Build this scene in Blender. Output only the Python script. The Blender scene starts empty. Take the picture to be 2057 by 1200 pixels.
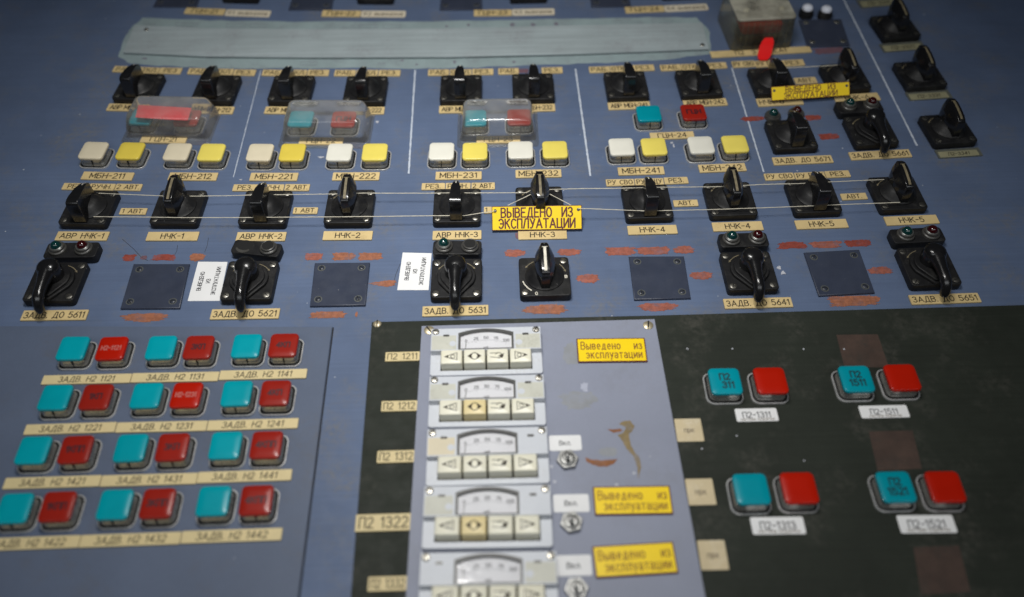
import bpy, bmesh, math, random
from mathutils import Vector, Matrix
random.seed(7)
S = bpy.context.scene
COL = S.collection
MM = 0.001

# ------------------------------------------------------------------ camera
# The console lies in the plane z = 0 (x to the right, y away from the viewer, millimetres / 1000).
FPX, CX, CY, DIST = 1750.0, 1028.5, 600.0, 760.0
_U = Vector((970 - CX, -1550 - CY, FPX)).normalized()
_s = -0.02
_R = Vector((1, _s, -(_U.x + _s * _U.y) / _U.z)).normalized()
_N = _R.cross(_U)
CAMPOS = Vector((-DIST * _R.z, -DIST * _U.z, -DIST * _N.z))          # mm
cam = bpy.data.cameras.new('camera')
cam_o = bpy.data.objects.new('camera', cam)
COL.objects.link(cam_o)
rx = Vector((_R.x, _U.x, _N.x)); ry = -Vector((_R.y, _U.y, _N.y)); rz = -Vector((_R.z, _U.z, _N.z))
m = Matrix.Identity(4)
for i in range(3):
    m[i][0] = rx[i]; m[i][1] = ry[i]; m[i][2] = rz[i]; m[i][3] = CAMPOS[i] * MM
cam_o.matrix_world = m
cam.sensor_width = 36
cam.lens = FPX / 2057 * 36
cam.clip_start = 0.02
cam.clip_end = 50
cam.dof.use_dof = True
cam.dof.focus_distance = 0.80
cam.dof.aperture_fstop = 2.3
cam.dof.aperture_blades = 9
S.camera = cam_o

# ------------------------------------------------------------------ light
w = bpy.data.worlds.new('World'); S.world = w; w.use_nodes = True
w.node_tree.nodes['Background'].inputs[0].default_value = (0.80, 0.90, 1.0, 1)
w.node_tree.nodes['Background'].inputs[1].default_value = 0.012


def lamp(name, loc, aim, sx, sy, power, col, spread=180):
    L = bpy.data.lights.new(name, 'AREA'); L.shape = 'RECTANGLE'; L.size = sx; L.size_y = sy
    L.energy = power; L.color = col; L.spread = math.radians(spread)
    o = bpy.data.objects.new(name, L); COL.objects.link(o); o.location = loc
    o.rotation_euler = (Vector(aim) - Vector(loc)).to_track_quat('-Z', 'Y').to_euler()
    return o


lamp('ceiling_tube_light', (-0.09, 0.05, 0.92), (-0.055, 0.09, 0), 0.36, 0.03, 1.5, (1.0, 0.985, 0.95), 76)
lamp('ceiling_panel_light', (0.0, -1.0, 1.5), (0.0, 0.1, 0), 2.8, 0.5, 9.5, (0.95, 0.98, 1.0))
vs = S.view_settings
S.display_settings.display_device = 'sRGB'
vs.view_transform = 'Standard'; vs.look = 'None'; vs.exposure = 0.14; vs.gamma = 1
vs.use_curve_mapping = False
S.cycles.max_bounces = 8
S.cycles.transparent_max_bounces = 12
S.cycles.use_denoising = True


# ------------------------------------------------------------------ where a thing seen in the photograph stands on the console
def P(px, py, z=0.0):
    d = Vector((px - CX, py - CY, FPX))
    t = (z - CAMPOS.z) / d.dot(_N)
    return Vector((CAMPOS.x + t * d.dot(_R), CAMPOS.y + t * d.dot(_U)))


def slope(px, py):
    ks = [(0, -9e-5, -.0175), (140, -7e-5, -.0175), (405, -3.7e-5, -.0175), (630, -1.0e-5, -.024), (1080, 1.4e-5, -.0245), (1300, 2e-5, -.0245)]
    for a, b in zip(ks, ks[1:]):
        if py <= b[0] or b is ks[-1]:
            t = (py - a[0]) / (b[0] - a[0])
            return (a[2] + (b[2] - a[2]) * t) + (a[1] + (b[1] - a[1]) * t) * (px - 1028)


def ang(px, py, z=0.0):
    s = slope(px, py)
    d = P(px + 20, py + 20 * s, z) - P(px - 20, py - 20 * s, z)
    return math.atan2(d.y, d.x)


# ------------------------------------------------------------------ materials
def mat(name, base, rough=0.5, metal=0.0, var=0.0, vscale=60, spec=0.5, bump=0.0, bscale=900, dirt=None, dirt_amt=0.0, dirt_scale=25,
        specks=None, speck_scale=140, speck_size=0.10, speck_share=0.3, grain=0.0, rough_var=0.0, coat=0.0, alpha=1.0, scratch=0.0):
    M = bpy.data.materials.new(name); M.use_nodes = True
    nt = M.node_tree; b = nt.nodes['Principled BSDF']; N = nt.nodes.new; Lk = nt.links.new
    b.inputs['Roughness'].default_value = rough
    b.inputs['Metallic'].default_value = metal
    b.inputs['Specular IOR Level'].default_value = spec
    if coat: b.inputs['Coat Weight'].default_value = coat; b.inputs['Coat Roughness'].default_value = 0.15
    geo = N('ShaderNodeNewGeometry'); pos = geo.outputs['Position']
    rgb = N('ShaderNodeRGB'); rgb.outputs[0].default_value = (*base, 1); out = rgb.outputs[0]

    def noise(sc, det=4, rgh=.6):
        n = N('ShaderNodeTexNoise'); n.inputs['Scale'].default_value = sc; n.inputs['Detail'].default_value = det
        n.inputs['Roughness'].default_value = rgh; Lk(pos, n.inputs['Vector']); return n.outputs['Fac']

    def ramp(src, a, b_, lo=0., hi=1.):
        r = N('ShaderNodeMapRange'); r.inputs[1].default_value = a; r.inputs[2].default_value = b_
        r.inputs[3].default_value = lo; r.inputs[4].default_value = hi; Lk(src, r.inputs[0]); return r.outputs[0]

    def mulval(c, f):
        mx = N('ShaderNodeMix'); mx.data_type = 'RGBA'; mx.blend_type = 'MULTIPLY'; mx.inputs[0].default_value = 1
        cb = N('ShaderNodeCombineColor')
        for k in range(3): Lk(f, cb.inputs[k])
        Lk(c, mx.inputs[6]); Lk(cb.outputs[0], mx.inputs[7]); return mx.outputs[2]

    def mixc(c, f, col):
        mx = N('ShaderNodeMix'); mx.data_type = 'RGBA'; Lk(f, mx.inputs[0]); Lk(c, mx.inputs[6]); mx.inputs[7].default_value = (*col, 1)
        return mx.outputs[2]
    if var: out = mulval(out, ramp(noise(vscale), .25, .75, 1 - var, 1 + var))
    if grain: out = mulval(out, ramp(noise(2200, 2, .8), .25, .75, 1 - grain, 1 + grain))
    if dirt:
        a = N('ShaderNodeMath'); a.operation = 'MULTIPLY'
        Lk(ramp(noise(dirt_scale, 6, .65), .5, .72), a.inputs[0]); Lk(ramp(noise(dirt_scale * 12, 4), .35, .65), a.inputs[1])
        a2 = N('ShaderNodeMath'); a2.operation = 'MULTIPLY'; Lk(a.outputs[0], a2.inputs[0]); a2.inputs[1].default_value = dirt_amt
        out = mixc(out, a2.outputs[0], dirt)
    if scratch:
        mp = N('ShaderNodeMapping'); mp.inputs['Scale'].default_value = (8, 420, 420); Lk(pos, mp.inputs[0])
        n = N('ShaderNodeTexNoise'); n.inputs['Scale'].default_value = 1.0; n.inputs['Detail'].default_value = 5; Lk(mp.outputs[0], n.inputs[0])
        out = mulval(out, ramp(n.outputs['Fac'], .3, .7, 1 - scratch, 1 + scratch))
    if specks:
        v = N('ShaderNodeTexVoronoi'); v.inputs['Scale'].default_value = speck_scale; Lk(pos, v.inputs['Vector'])
        near = ramp(v.outputs['Distance'], speck_size, speck_size * .45)
        sep = N('ShaderNodeSeparateColor'); Lk(v.outputs['Color'], sep.inputs[0])
        pick = ramp(sep.outputs[0], speck_share, speck_share - .02)
        mm = N('ShaderNodeMath'); mm.operation = 'MULTIPLY'; Lk(near, mm.inputs[0]); Lk(pick, mm.inputs[1])
        m2 = N('ShaderNodeMath'); m2.operation = 'MULTIPLY'; Lk(mm.outputs[0], m2.inputs[0]); Lk(sep.outputs[1], m2.inputs[1])
        out = mixc(out, m2.outputs[0], specks)
    Lk(out, b.inputs['Base Color'])
    if rough_var: Lk(ramp(noise(90, 5), .3, .7, max(.03, rough - rough_var), rough + rough_var), b.inputs['Roughness'])
    if bump:
        bm = N('ShaderNodeBump'); bm.inputs['Strength'].default_value = bump; bm.inputs['Distance'].default_value = 0.0004
        Lk(noise(bscale, 3), bm.inputs['Height']); Lk(bm.outputs[0], b.inputs['Normal'])
    return M


def clear_mat(name, tint, haze_col, haze, rough=0.06, refl=1.0, edge=0.0):
    M = bpy.data.materials.new(name); M.use_nodes = True
    nt = M.node_tree; N = nt.nodes.new; Lk = nt.links.new
    nt.nodes.remove(nt.nodes['Principled BSDF']); out = nt.nodes['Material Output']
    tr = N('ShaderNodeBsdfTransparent'); tr.inputs[0].default_value = (*tint, 1)
    d0 = N('ShaderNodeBsdfDiffuse'); d0.inputs[0].default_value = (*haze_col, 1); d1 = N('ShaderNodeBsdfTranslucent'); d1.inputs[0].default_value = (*haze_col, 1)
    df = N('ShaderNodeMixShader'); df.inputs[0].default_value = .25; Lk(d0.outputs[0], df.inputs[1]); Lk(d1.outputs[0], df.inputs[2])
    gl = N('ShaderNodeBsdfGlossy'); gl.inputs['Roughness'].default_value = rough
    geo = N('ShaderNodeNewGeometry')
    n = N('ShaderNodeTexNoise'); n.inputs['Scale'].default_value = 45; n.inputs['Detail'].default_value = 6; Lk(geo.outputs['Position'], n.inputs[0])
    mr = N('ShaderNodeMapRange'); mr.inputs[1].default_value = .3; mr.inputs[2].default_value = .75
    mr.inputs[3].default_value = haze * .4; mr.inputs[4].default_value = haze * 1.7; Lk(n.outputs['Fac'], mr.inputs[0])
    lw = N('ShaderNodeLayerWeight'); lw.inputs[0].default_value = .5
    pw = N('ShaderNodeMath'); pw.operation = 'POWER'; Lk(lw.outputs['Facing'], pw.inputs[0]); pw.inputs[1].default_value = 2.2
    sc = N('ShaderNodeMath'); sc.operation = 'MULTIPLY'; Lk(pw.outputs[0], sc.inputs[0]); sc.inputs[1].default_value = edge
    ad = N('ShaderNodeMath'); ad.operation = 'ADD'; ad.use_clamp = True; Lk(mr.outputs[0], ad.inputs[0]); Lk(sc.outputs[0], ad.inputs[1])
    m1 = N('ShaderNodeMixShader'); Lk(ad.outputs[0], m1.inputs[0]); Lk(tr.outputs[0], m1.inputs[1]); Lk(df.outputs[0], m1.inputs[2])
    fr = N('ShaderNodeFresnel'); fr.inputs[0].default_value = 1.47
    mu = N('ShaderNodeMath'); mu.operation = 'MULTIPLY'; mu.use_clamp = True; Lk(fr.outputs[0], mu.inputs[0]); mu.inputs[1].default_value = refl
    bp = N('ShaderNodeBump'); bp.inputs['Strength'].default_value = .25; bp.inputs['Distance'].default_value = .0006
    n2 = N('ShaderNodeTexNoise'); n2.inputs['Scale'].default_value = 160; Lk(geo.outputs['Position'], n2.inputs[0]); Lk(n2.outputs['Fac'], bp.inputs['Height'])
    Lk(bp.outputs[0], gl.inputs['Normal'])
    m2 = N('ShaderNodeMixShader'); Lk(mu.outputs[0], m2.inputs[0]); Lk(m1.outputs[0], m2.inputs[1]); Lk(gl.outputs[0], m2.inputs[2])
    Lk(m2.outputs[0], out.inputs[0])
    return M


def rgb(r, g, b):
    f = lambda c: ((c / 255 + .055) / 1.055) ** 2.4 if c > 10 else c / 255 / 12.92
    return (f(r), f(g), f(b))


DUST = (.42, .42, .40)
M = {}
M['panel'] = mat('blue_grey_paint', rgb(91, 106, 134), .55, var=.15, vscale=11, spec=.3, bump=.25, bscale=1100, grain=.2, dirt=rgb(116, 114, 110),
                 dirt_amt=.75, dirt_scale=19, scratch=.05, specks=(.75, .77, .8), speck_scale=95, speck_size=.075, speck_share=.2, rough_var=.08)
M['leftplate'] = mat('left_plate_paint', rgb(90, 101, 122), .5, var=.12, vscale=10, spec=.35, bump=.2, bscale=900, grain=.14, dirt=rgb(96, 94, 94),
                     dirt_amt=.6, dirt_scale=18, specks=(.6, .6, .62), speck_scale=70, speck_size=.05, speck_share=.15)
M['greyplate'] = mat('grey_lilac_paint', rgb(138, 143, 160), .5, var=.07, vscale=12, spec=.35, bump=.15, grain=.10, dirt=rgb(120, 120, 120), dirt_amt=.35,
                     dirt_scale=14, specks=(.7, .7, .72), speck_scale=60, speck_size=.05, speck_share=.12)
M['blackplate'] = mat('black_worn_plate', rgb(42, 46, 40), .62, var=.22, vscale=12, spec=.2, bump=.3, bscale=700, grain=.14, dirt=rgb(84, 82, 76), dirt_amt=.7,
                      dirt_scale=18, specks=(.5, .5, .5), speck_scale=75, speck_size=.05, speck_share=.07, scratch=.08, rough_var=.1)
M['strip'] = mat('green_grey_strip_paint', rgb(160, 171, 174), .6, var=.10, vscale=14, spec=.3, bump=.2, grain=.10, dirt=rgb(132, 128, 134), dirt_amt=.6,
                 dirt_scale=20, scratch=.12)
M['patch'] = mat('green_grey_overpaint', rgb(144, 160, 162), .65, var=.14, vscale=30, spec=.3, bump=.3, grain=.12, dirt=rgb(112, 108, 118), dirt_amt=.7, dirt_scale=35)
M['cover'] = mat('dark_blue_cover_paint', rgb(56, 62, 78), .4, var=.12, vscale=40, spec=.35, bump=.15, grain=.12, specks=DUST, speck_scale=170, speck_size=.07,
                 speck_share=.22, rough_var=.1)
M['black'] = mat('black_bakelite', (.012, .012, .013), .5, var=.2, spec=.28, bump=.12, bscale=1400, dirt=(.13, .125, .115), dirt_amt=.30, dirt_scale=70,
                 specks=(.5, .5, .48), speck_scale=230, speck_size=.085, speck_share=.16, rough_var=.12)
M['handle'] = mat('black_handle_plastic', (.009, .009, .010), .2, spec=.55, bump=.04, bscale=500, dirt=(.10, .095, .085), dirt_amt=.18, dirt_scale=60, rough_var=.07)
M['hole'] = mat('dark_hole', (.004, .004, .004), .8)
M['screw'] = mat('dull_steel_screw', (.46, .44, .39), .38, 1.0, var=.25, vscale=400)
M['darkscrew'] = mat('painted_screw', rgb(47, 52, 64), .38, spec=.5, var=.2)
M['brass'] = mat('pale_brass_screw', (.62, .54, .37), .42, .75, var=.15, vscale=300)
M['chrome'] = mat('worn_button_metal', (.42, .415, .39), .27, .7, var=.2, vscale=120, rough_var=.1)
M['rim'] = mat('button_rim_metal', (.62, .62, .62), .28, .45, var=.2, vscale=150, rough_var=.1)
lab = dict(rough=.5, spec=.35, var=.09, vscale=50, grain=.06, bump=.08)
M['tan'] = mat('tan_engraving_plastic', rgb(212, 188, 136), dirt=rgb(140, 112, 62), dirt_amt=.45, dirt_scale=60, **lab)
M['cream'] = mat('cream_engraving_plastic', rgb(218, 200, 152), dirt=rgb(160, 130, 84), dirt_amt=.35, dirt_scale=50, **lab)
M['edge'] = M['tan']
M['ink'] = mat('engraved_ink', rgb(46, 38, 26), .7)
M['ink2'] = mat('printed_ink', rgb(52, 52, 58), .7)
M['faint'] = mat('faded_ink', rgb(120, 108, 92), .8)
M['paper'] = mat('white_paper', rgb(234, 234, 234), .75, var=.03, spec=.2)
M['oldpaper'] = mat('old_paper', rgb(216, 206, 184), .75, var=.08, vscale=70, spec=.2, dirt=rgb(170, 140, 100), dirt_amt=.5, dirt_scale=70)
M['kraft'] = mat('yellowed_tab_paper', rgb(206, 190, 156), .75, var=.1, vscale=60, spec=.2, dirt=rgb(238, 232, 220), dirt_amt=.6, dirt_scale=40)
M['greytag'] = mat('dull_tag_paper', rgb(150, 146, 116), .7, var=.12, vscale=80)
M['holder'] = mat('dull_tag_holder', rgb(96, 98, 90), .5, var=.15)
M['yellow'] = mat('yellow_sign_face', rgb(250, 214, 8), .42, spec=.4, var=.03)
M['maroon'] = mat('maroon_sign_core', rgb(92, 22, 26), .5)
M['signink'] = mat('thin_sign_ink', rgb(132, 84, 22), .6)
cap = dict(rough=.27, spec=.4, bump=.05, bscale=600, var=.10, vscale=16)
M['cap_white'] = mat('ivory_cap', rgb(226, 224, 212), **cap)
M['cap_cream'] = mat('cream_cap', rgb(222, 211, 184), **cap)
M['cap_yellow'] = mat('yellow_cap', rgb(234, 216, 104), **cap)
M['cap_deepyellow'] = mat('deep_yellow_cap', rgb(226, 203, 84), **cap)
M['cap_teal'] = mat('teal_cap', rgb(0, 156, 170), **cap)
M['cap_teal2'] = mat('deep_teal_cap', rgb(0, 144, 160), **cap)
M['cap_red'] = mat('dark_red_cap', rgb(150, 34, 24), **cap)
M['cap_red2'] = mat('bright_red_cap', rgb(178, 26, 6), **cap)
M['capink'] = mat('cap_dark_ink', rgb(62, 24, 32), .5)
M['capink_w'] = mat('cap_white_ink', rgb(186, 100, 92), .5)
M['capink_t'] = mat('cap_teal_ink', rgb(10, 62, 68), .5)
M['white'] = mat('white_line_paint', rgb(196, 204, 216), .6, var=.12, vscale=300)
M['arrow'] = mat('white_arrow_paint', rgb(222, 216, 200), .55, var=.2, vscale=250)
M['arrow_dull'] = mat('dirty_arrow_paint', rgb(122, 112, 88), .6, var=.4, vscale=250)
M['rust'] = mat('red_brown_glue_residue', rgb(150, 86, 70), .7, var=.3, vscale=240, bump=.6, bscale=900, grain=.35, dirt=rgb(92, 104, 126), dirt_amt=1.0, dirt_scale=85, scratch=.12)
M['orange'] = mat('orange_brown_glue_residue', rgb(150, 94, 68), .7, var=.3, vscale=240, bump=.6, bscale=900, grain=.35, dirt=rgb(92, 104, 126), dirt_amt=1.0, dirt_scale=85, scratch=.12)
M['deeprust'] = mat('red_glue_residue', rgb(136, 60, 48), .7, var=.3, vscale=240, bump=.6, bscale=900, grain=.35, dirt=rgb(92, 104, 126), dirt_amt=1.0, dirt_scale=85, scratch=.12)
M['faintrust'] = mat('faint_residue', rgb(112, 82, 92), .7, var=.2, vscale=200, grain=.2)
M['ghost'] = mat('ghost_mark_paint', rgb(116, 112, 124), .7, var=.25, vscale=300)
M['brownsq'] = mat('brown_glue_square', rgb(68, 52, 44), .65, var=.3, vscale=60, grain=.25, dirt=rgb(42, 44, 40), dirt_amt=1.0, dirt_scale=50)
M['nut'] = mat('worn_nut_steel', (.34, .34, .33), .42, .9, var=.25, vscale=200)
M['stain'] = mat('brown_drip', rgb(124, 72, 24), .5, var=.4, vscale=150, dirt=rgb(138, 140, 150), dirt_amt=.8, dirt_scale=70)
M['stain2'] = mat('olive_drip', rgb(128, 110, 72), .55, var=.3, vscale=140, dirt=rgb(138, 142, 156), dirt_amt=1.0, dirt_scale=75)
M['smear'] = mat('grey_smear', rgb(138, 141, 146), .6, var=.1, vscale=120, dirt=rgb(138, 143, 160), dirt_amt=1.0, dirt_scale=60)
M['flake'] = mat('white_flake', rgb(186, 188, 196), .6, var=.15, vscale=300)
M['smearlight'] = mat('pale_smear', rgb(170, 174, 190), .6, var=.15, vscale=200)
M['string'] = mat('white_twine', rgb(214, 208, 190), .8)
M['lens_g'] = mat('dark_green_lens', (.004, .035, .034), .08, spec=.8)
M['lens_r'] = mat('dark_red_lens', (.035, .003, .004), .08, spec=.8)
M['lens_w'] = mat('white_lens', rgb(232, 236, 248), .25)
M['ring'] = mat('lamp_ring', (.07, .068, .063), .35, .2, var=.3, vscale=200)
M['ringlight'] = mat('lamp_bezel', (.20, .21, .20), .35, .6)
M['mod'] = mat('white_grey_module_paint', rgb(202, 206, 213), .45, var=.07, vscale=40, dirt=rgb(150, 146, 136), dirt_amt=.35, dirt_scale=40, bump=.08)
M['modold'] = mat('yellowed_module_paint', rgb(196, 196, 184), .5, var=.08, vscale=60, dirt=rgb(140, 138, 120), dirt_amt=.5, dirt_scale=50)
M['key'] = mat('ivory_key', rgb(236, 233, 214), .4, var=.05, dirt=rgb(206, 190, 130), dirt_amt=.35, dirt_scale=60)
M['keyold'] = mat('yellowed_key', rgb(232, 214, 162), .42, var=.06)
M['bezel'] = mat('grey_meter_bezel', rgb(80, 80, 78), .4, var=.1)
M['dial'] = mat('white_dial', rgb(232, 232, 236), .5)
M['clear'] = clear_mat('clear_plastic', (.99, .99, .98), (.82, .80, .74), .15, .12, 1.7, .55)
M['clearflat'] = clear_mat('clear_flange_plastic', (.985, .985, .98), (.5, .5, .47), .05, .2, .5, .05)
M['lid'] = clear_mat('hazy_lid_plastic', (.97, .96, .86), (.95, .92, .76), .42, .18, 1.4, .2)
M['milky'] = clear_mat('yellowed_clear_plastic', (.97, .96, .84), (.92, .88, .66), .07, .2, 1.2, .16)
M['glass'] = clear_mat('meter_glass', (.97, .97, .97), (.7, .7, .7), .02, .08, .3)
M['pinkpaper'] = mat('red_paper', rgb(214, 66, 74), .7, var=.05)
M['redtag'] = mat('bright_red_tag', rgb(240, 30, 30), .35)
M['body'] = mat('console_body_paint', rgb(60, 68, 86), .6)


# ------------------------------------------------------------------ mesh builders (all in millimetres)
def finish(name, me, material, smooth=True, deg=38):
    me.name = name
    me.transform(Matrix.Scale(MM, 4))
    me.materials.clear(); me.materials.append(material)
    if smooth:
        me.shade_smooth(); me.set_sharp_from_angle(angle=math.radians(deg))
    return me


def bm_mesh(bm):
    bmesh.ops.recalc_face_normals(bm, faces=bm.faces)
    me = bpy.data.meshes.new('m'); bm.to_mesh(me); bm.free(); return me


def rrect(w_, h_, r, n=5, cx=0, cy=0):
    pts = []
    for sx, sy, a0 in ((1, 1, 0), (-1, 1, 90), (-1, -1, 180), (1, -1, 270)):
        for k in range(n + 1):
            a = math.radians(a0 + 90 * k / n)
            pts.append((cx + sx * (w_ / 2 - r) + r * math.cos(a), cy + sy * (h_ / 2 - r) + r * math.sin(a)))
    return pts


def circ(r, n=28, cx=0, cy=0):
    return [(cx + r * math.cos(2 * math.pi * k / n), cy + r * math.sin(2 * math.pi * k / n)) for k in range(n)]


def extr(loops, z0, z1, bev=0.0, res=2):
    cu = bpy.data.curves.new('c', 'CURVE'); cu.dimensions = '2D'; cu.fill_mode = 'BOTH'
    for lp in loops:
        sp = cu.splines.new('POLY'); sp.points.add(len(lp) - 1); sp.use_cyclic_u = True
        for p, q in zip(sp.points, lp): p.co = (q[0], q[1], 0, 1)
    cu.extrude = max(0.0, (z1 - z0) / 2 - bev); cu.bevel_depth = bev; cu.bevel_resolution = res; cu.offset = -bev
    o = bpy.data.objects.new('c', cu)
    me = bpy.data.meshes.new_from_object(o)
    bpy.data.objects.remove(o); bpy.data.curves.remove(cu)
    me.transform(Matrix.Translation((0, 0, (z0 + z1) / 2)))
    return me


def loft(rings, cap0=True, cap1=True, bev=0.0, seg=2):
    bm = bmesh.new(); vs_ = [[bm.verts.new(p) for p in r] for r in rings]
    n = len(rings[0])
    for a, b in zip(vs_, vs_[1:]):
        for k in range(n): bm.faces.new((a[k], a[(k + 1) % n], b[(k + 1) % n], b[k]))
    if cap0: bm.faces.new(vs_[0][::-1])
    if cap1: bm.faces.new(vs_[-1])
    bmesh.ops.recalc_face_normals(bm, faces=bm.faces)
    if bev:
        ed = [e for e in bm.edges if len(e.link_faces) == 2 and e.calc_face_angle() > math.radians(32)]
        bmesh.ops.bevel(bm, geom=ed, offset=bev, segments=seg, affect='EDGES', profile=.6, clamp_overlap=True)
    return bm_mesh(bm)


def lathe(prof, n=36, cx=0, cy=0):
    rings = [[(cx + r * math.cos(2 * math.pi * k / n), cy + r * math.sin(2 * math.pi * k / n), z) for k in range(n)] for r, z in prof]
    return loft(rings)


def tube(path, rad, n=8):
    rings = []
    for i, p in enumerate(path):
        p = Vector(p); a = Vector(path[max(0, i - 1)]); b = Vector(path[min(len(path) - 1, i + 1)])
        t = (b - a).normalized(); side = t.cross(Vector((0, 0, 1)))
        if side.length < 1e-4: side = Vector((1, 0, 0))
        side.normalize(); up = side.cross(t).normalized()
        r = rad[i] if isinstance(rad, (list, tuple)) else rad
        rings.append([tuple(p + side * r * math.cos(2 * math.pi * k / n) + up * r * math.sin(2 * math.pi * k / n)) for k in range(n)])
    return loft(rings)


def sheet(pts, z):
    bm = bmesh.new(); bm.faces.new([bm.verts.new((p[0], p[1], z)) for p in pts]); return bm_mesh(bm)


def merge(*mes):
    bm = bmesh.new()
    for me in mes:
        bm.from_mesh(me); bpy.data.meshes.remove(me)
    me = bpy.data.meshes.new('m'); bm.to_mesh(me); bm.free(); return me


def moved(me, x=0, y=0, z=0, rot=0, tilt=0):
    me.transform(Matrix.Translation((x, y, z)) @ Matrix.Rotation(rot, 4, 'Z') @ Matrix.Rotation(tilt, 4, 'X')); return me


# ------------------------------------------------------------------ pantograph stroke lettering
def arc(cx, cy, rx_, ry_, a0, a1, n=10):
    return [(cx + rx_ * math.cos(math.radians(a0 + (a1 - a0) * k / n)), cy + ry_ * math.sin(math.radians(a0 + (a1 - a0) * k / n))) for k in range(n + 1)]


def bowl(x0, x1, y0, y1):
    r = (y1 - y0) / 2; rx_ = min(r, (x1 - x0) * .7)
    return [(x0, y1)] + arc(x1 - rx_, (y0 + y1) / 2, rx_, r, 90, -90, 8) + [(x0, y0)]


G = {
    'А': (.74, [[(0, 0), (.37, 1), (.74, 0)], [(.13, .32), (.61, .32)]]),
    'Б': (.6, [[(.56, 1), (0, 1), (0, 0)] + bowl(0, .6, 0, .56)[::-1][1:]]),
    'В': (.6, [[(0, 0), (0, 1)] + bowl(0, .55, .53, 1)[1:], bowl(0, .6, 0, .53)]),
    'Г': (.55, [[(0, 0), (0, 1), (.55, 1)]]),
    'Д': (.78, [[(0, -.14), (0, 0), (.78, 0), (.78, -.14)], [(.12, 0), (.34, 1), (.64, 1), (.64, 0)]]),
    'Е': (.55, [[(.55, 1), (0, 1), (0, 0), (.55, 0)], [(0, .52), (.45, .52)]]),
    'З': (.56, [arc(.26, .76, .25, .24, 155, -90, 10) + arc(.26, .26, .3, .26, 90, -155, 10)]),
    'И': (.62, [[(0, 1), (0, 0), (.62, 1), (.62, 0)]]),
    'К': (.6, [[(0, 0), (0, 1)], [(.58, 1), (.02, .46)], [(.2, .62), (.6, 0)]]),
    'Л': (.66, [[(0, 0), (.24, 1), (.64, 1), (.64, 0)]]),
    'М': (.78, [[(0, 0), (0, 1), (.39, .25), (.78, 1), (.78, 0)]]),
    'Н': (.62, [[(0, 0), (0, 1)], [(.62, 0), (.62, 1)], [(0, .52), (.62, .52)]]),
    'О': (.66, [arc(.33, .5, .33, .5, 90, 450, 20)]),
    'П': (.6, [[(0, 0), (0, 1), (.6, 1), (.6, 0)]]),
    'Р': (.58, [[(0, 0), (0, 1)] + bowl(0, .58, .44, 1)[1:]]),
    'С': (.6, [arc(.34, .5, .34, .5, 45, 315, 16)]),
    'Т': (.64, [[(0, 1), (.64, 1)], [(.32, 1), (.32, 0)]]),
    'У': (.62, [[(0, 1), (.32, .4)], [(.62, 1), (.27, .1), (.18, 0), (.04, 0)]]),
    'Ц': (.7, [[(0, 1), (0, 0), (.6, 0), (.6, 1)], [(.6, 0), (.72, 0), (.72, -.18)]]),
    'Щ': (.9, [[(0, 1), (0, 0), (.8, 0), (.8, 1)], [(.4, 0), (.4, 1)], [(.8, 0), (.92, 0), (.92, -.18)]]),
    'Ч': (.56, [[(0, 1)] + arc(.26, .66, .26, .22, 180, 290, 6) + [(.56, .5)], [(.56, 1), (.56, 0)]]),
    'Э': (.6, [arc(.26, .5, .34, .5, 135, -135, 16), [(.2, .5), (.6, .5)]]),
    'Ы': (.84, [[(0, 1), (0, 0)] + bowl(0, .5, 0, .56)[::-1][1:], [(.84, 0), (.84, 1)]]),
    '0': (.58, [arc(.29, .5, .29, .5, 90, 450, 20)]),
    '1': (.3, [[(0, .8), (.22, 1), (.22, 0)]]),
    '2': (.58, [arc(.28, .72, .27, .28, 160, -25, 9) + [(0, 0), (.58, 0)]]),
    '3': (.56, [arc(.26, .76, .25, .24, 155, -90, 10) + arc(.26, .26, .3, .26, 90, -155, 10)]),
    '4': (.6, [[(.44, 0), (.44, 1), (0, .28), (.6, .28)]]),
    '5': (.57, [[(.5, 1), (.08, 1), (.03, .56)] + arc(.26, .32, .3, .32, 125, -150, 12)]),
    '6': (.58, [[(.46, 1), (.06, .45)] + arc(.29, .3, .28, .3, 155, -205, 16)]),
    '7': (.54, [[(0, 1), (.54, 1), (.18, 0)]]),
    '8': (.56, [arc(.28, .75, .24, .25, -90, 270, 14), arc(.28, .25, .28, .25, 90, 450, 14)]),
    '9': (.58, [[(.12, 0), (.52, .55)] + arc(.29, .7, .28, .3, -25, 335, 16)]),
    '-': (.4, [[(.02, .5), (.38, .5)]]), '.': (.12, [[(.04, 0), (.04, .06)]]), ' ': (.36, []), '/': (.3, [[(0, 0), (.3, 1)]]),
    'а': (.44, [arc(.2, .48, .22, .22, 150, 0, 6) + [(.42, 0)], arc(.2, .19, .22, .19, 30, 330, 12)]),
    'е': (.48, [[(.03, .35), (.47, .35)] + arc(.25, .35, .22, .35, 0, 300, 14)]),
    'у': (.46, [[(0, .7), (.24, .1)], [(.46, .7), (.14, -.25)]]),
    'р': (.46, [[(0, -.25), (0, .7)], arc(.23, .35, .23, .35, 90, 450, 14)]),
}
for lo, up in zip('выднозикспллтцмчбгжхяю', 'ВЫДНОЗИКСПЛЛТЦМЧБГНИАО'):
    if lo not in G:
        wd, st = G[up]; G[lo] = (wd * .74, [[(x * .74, y * .7) for x, y in s] for s in st])
wd, st = G['Э']; G['э'] = (wd * .74, [[(x * .74, y * .7) for x, y in s] for s in st])


def text_w(t, gap=.24): return sum(G[c][0] + gap for c in t) - gap


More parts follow.
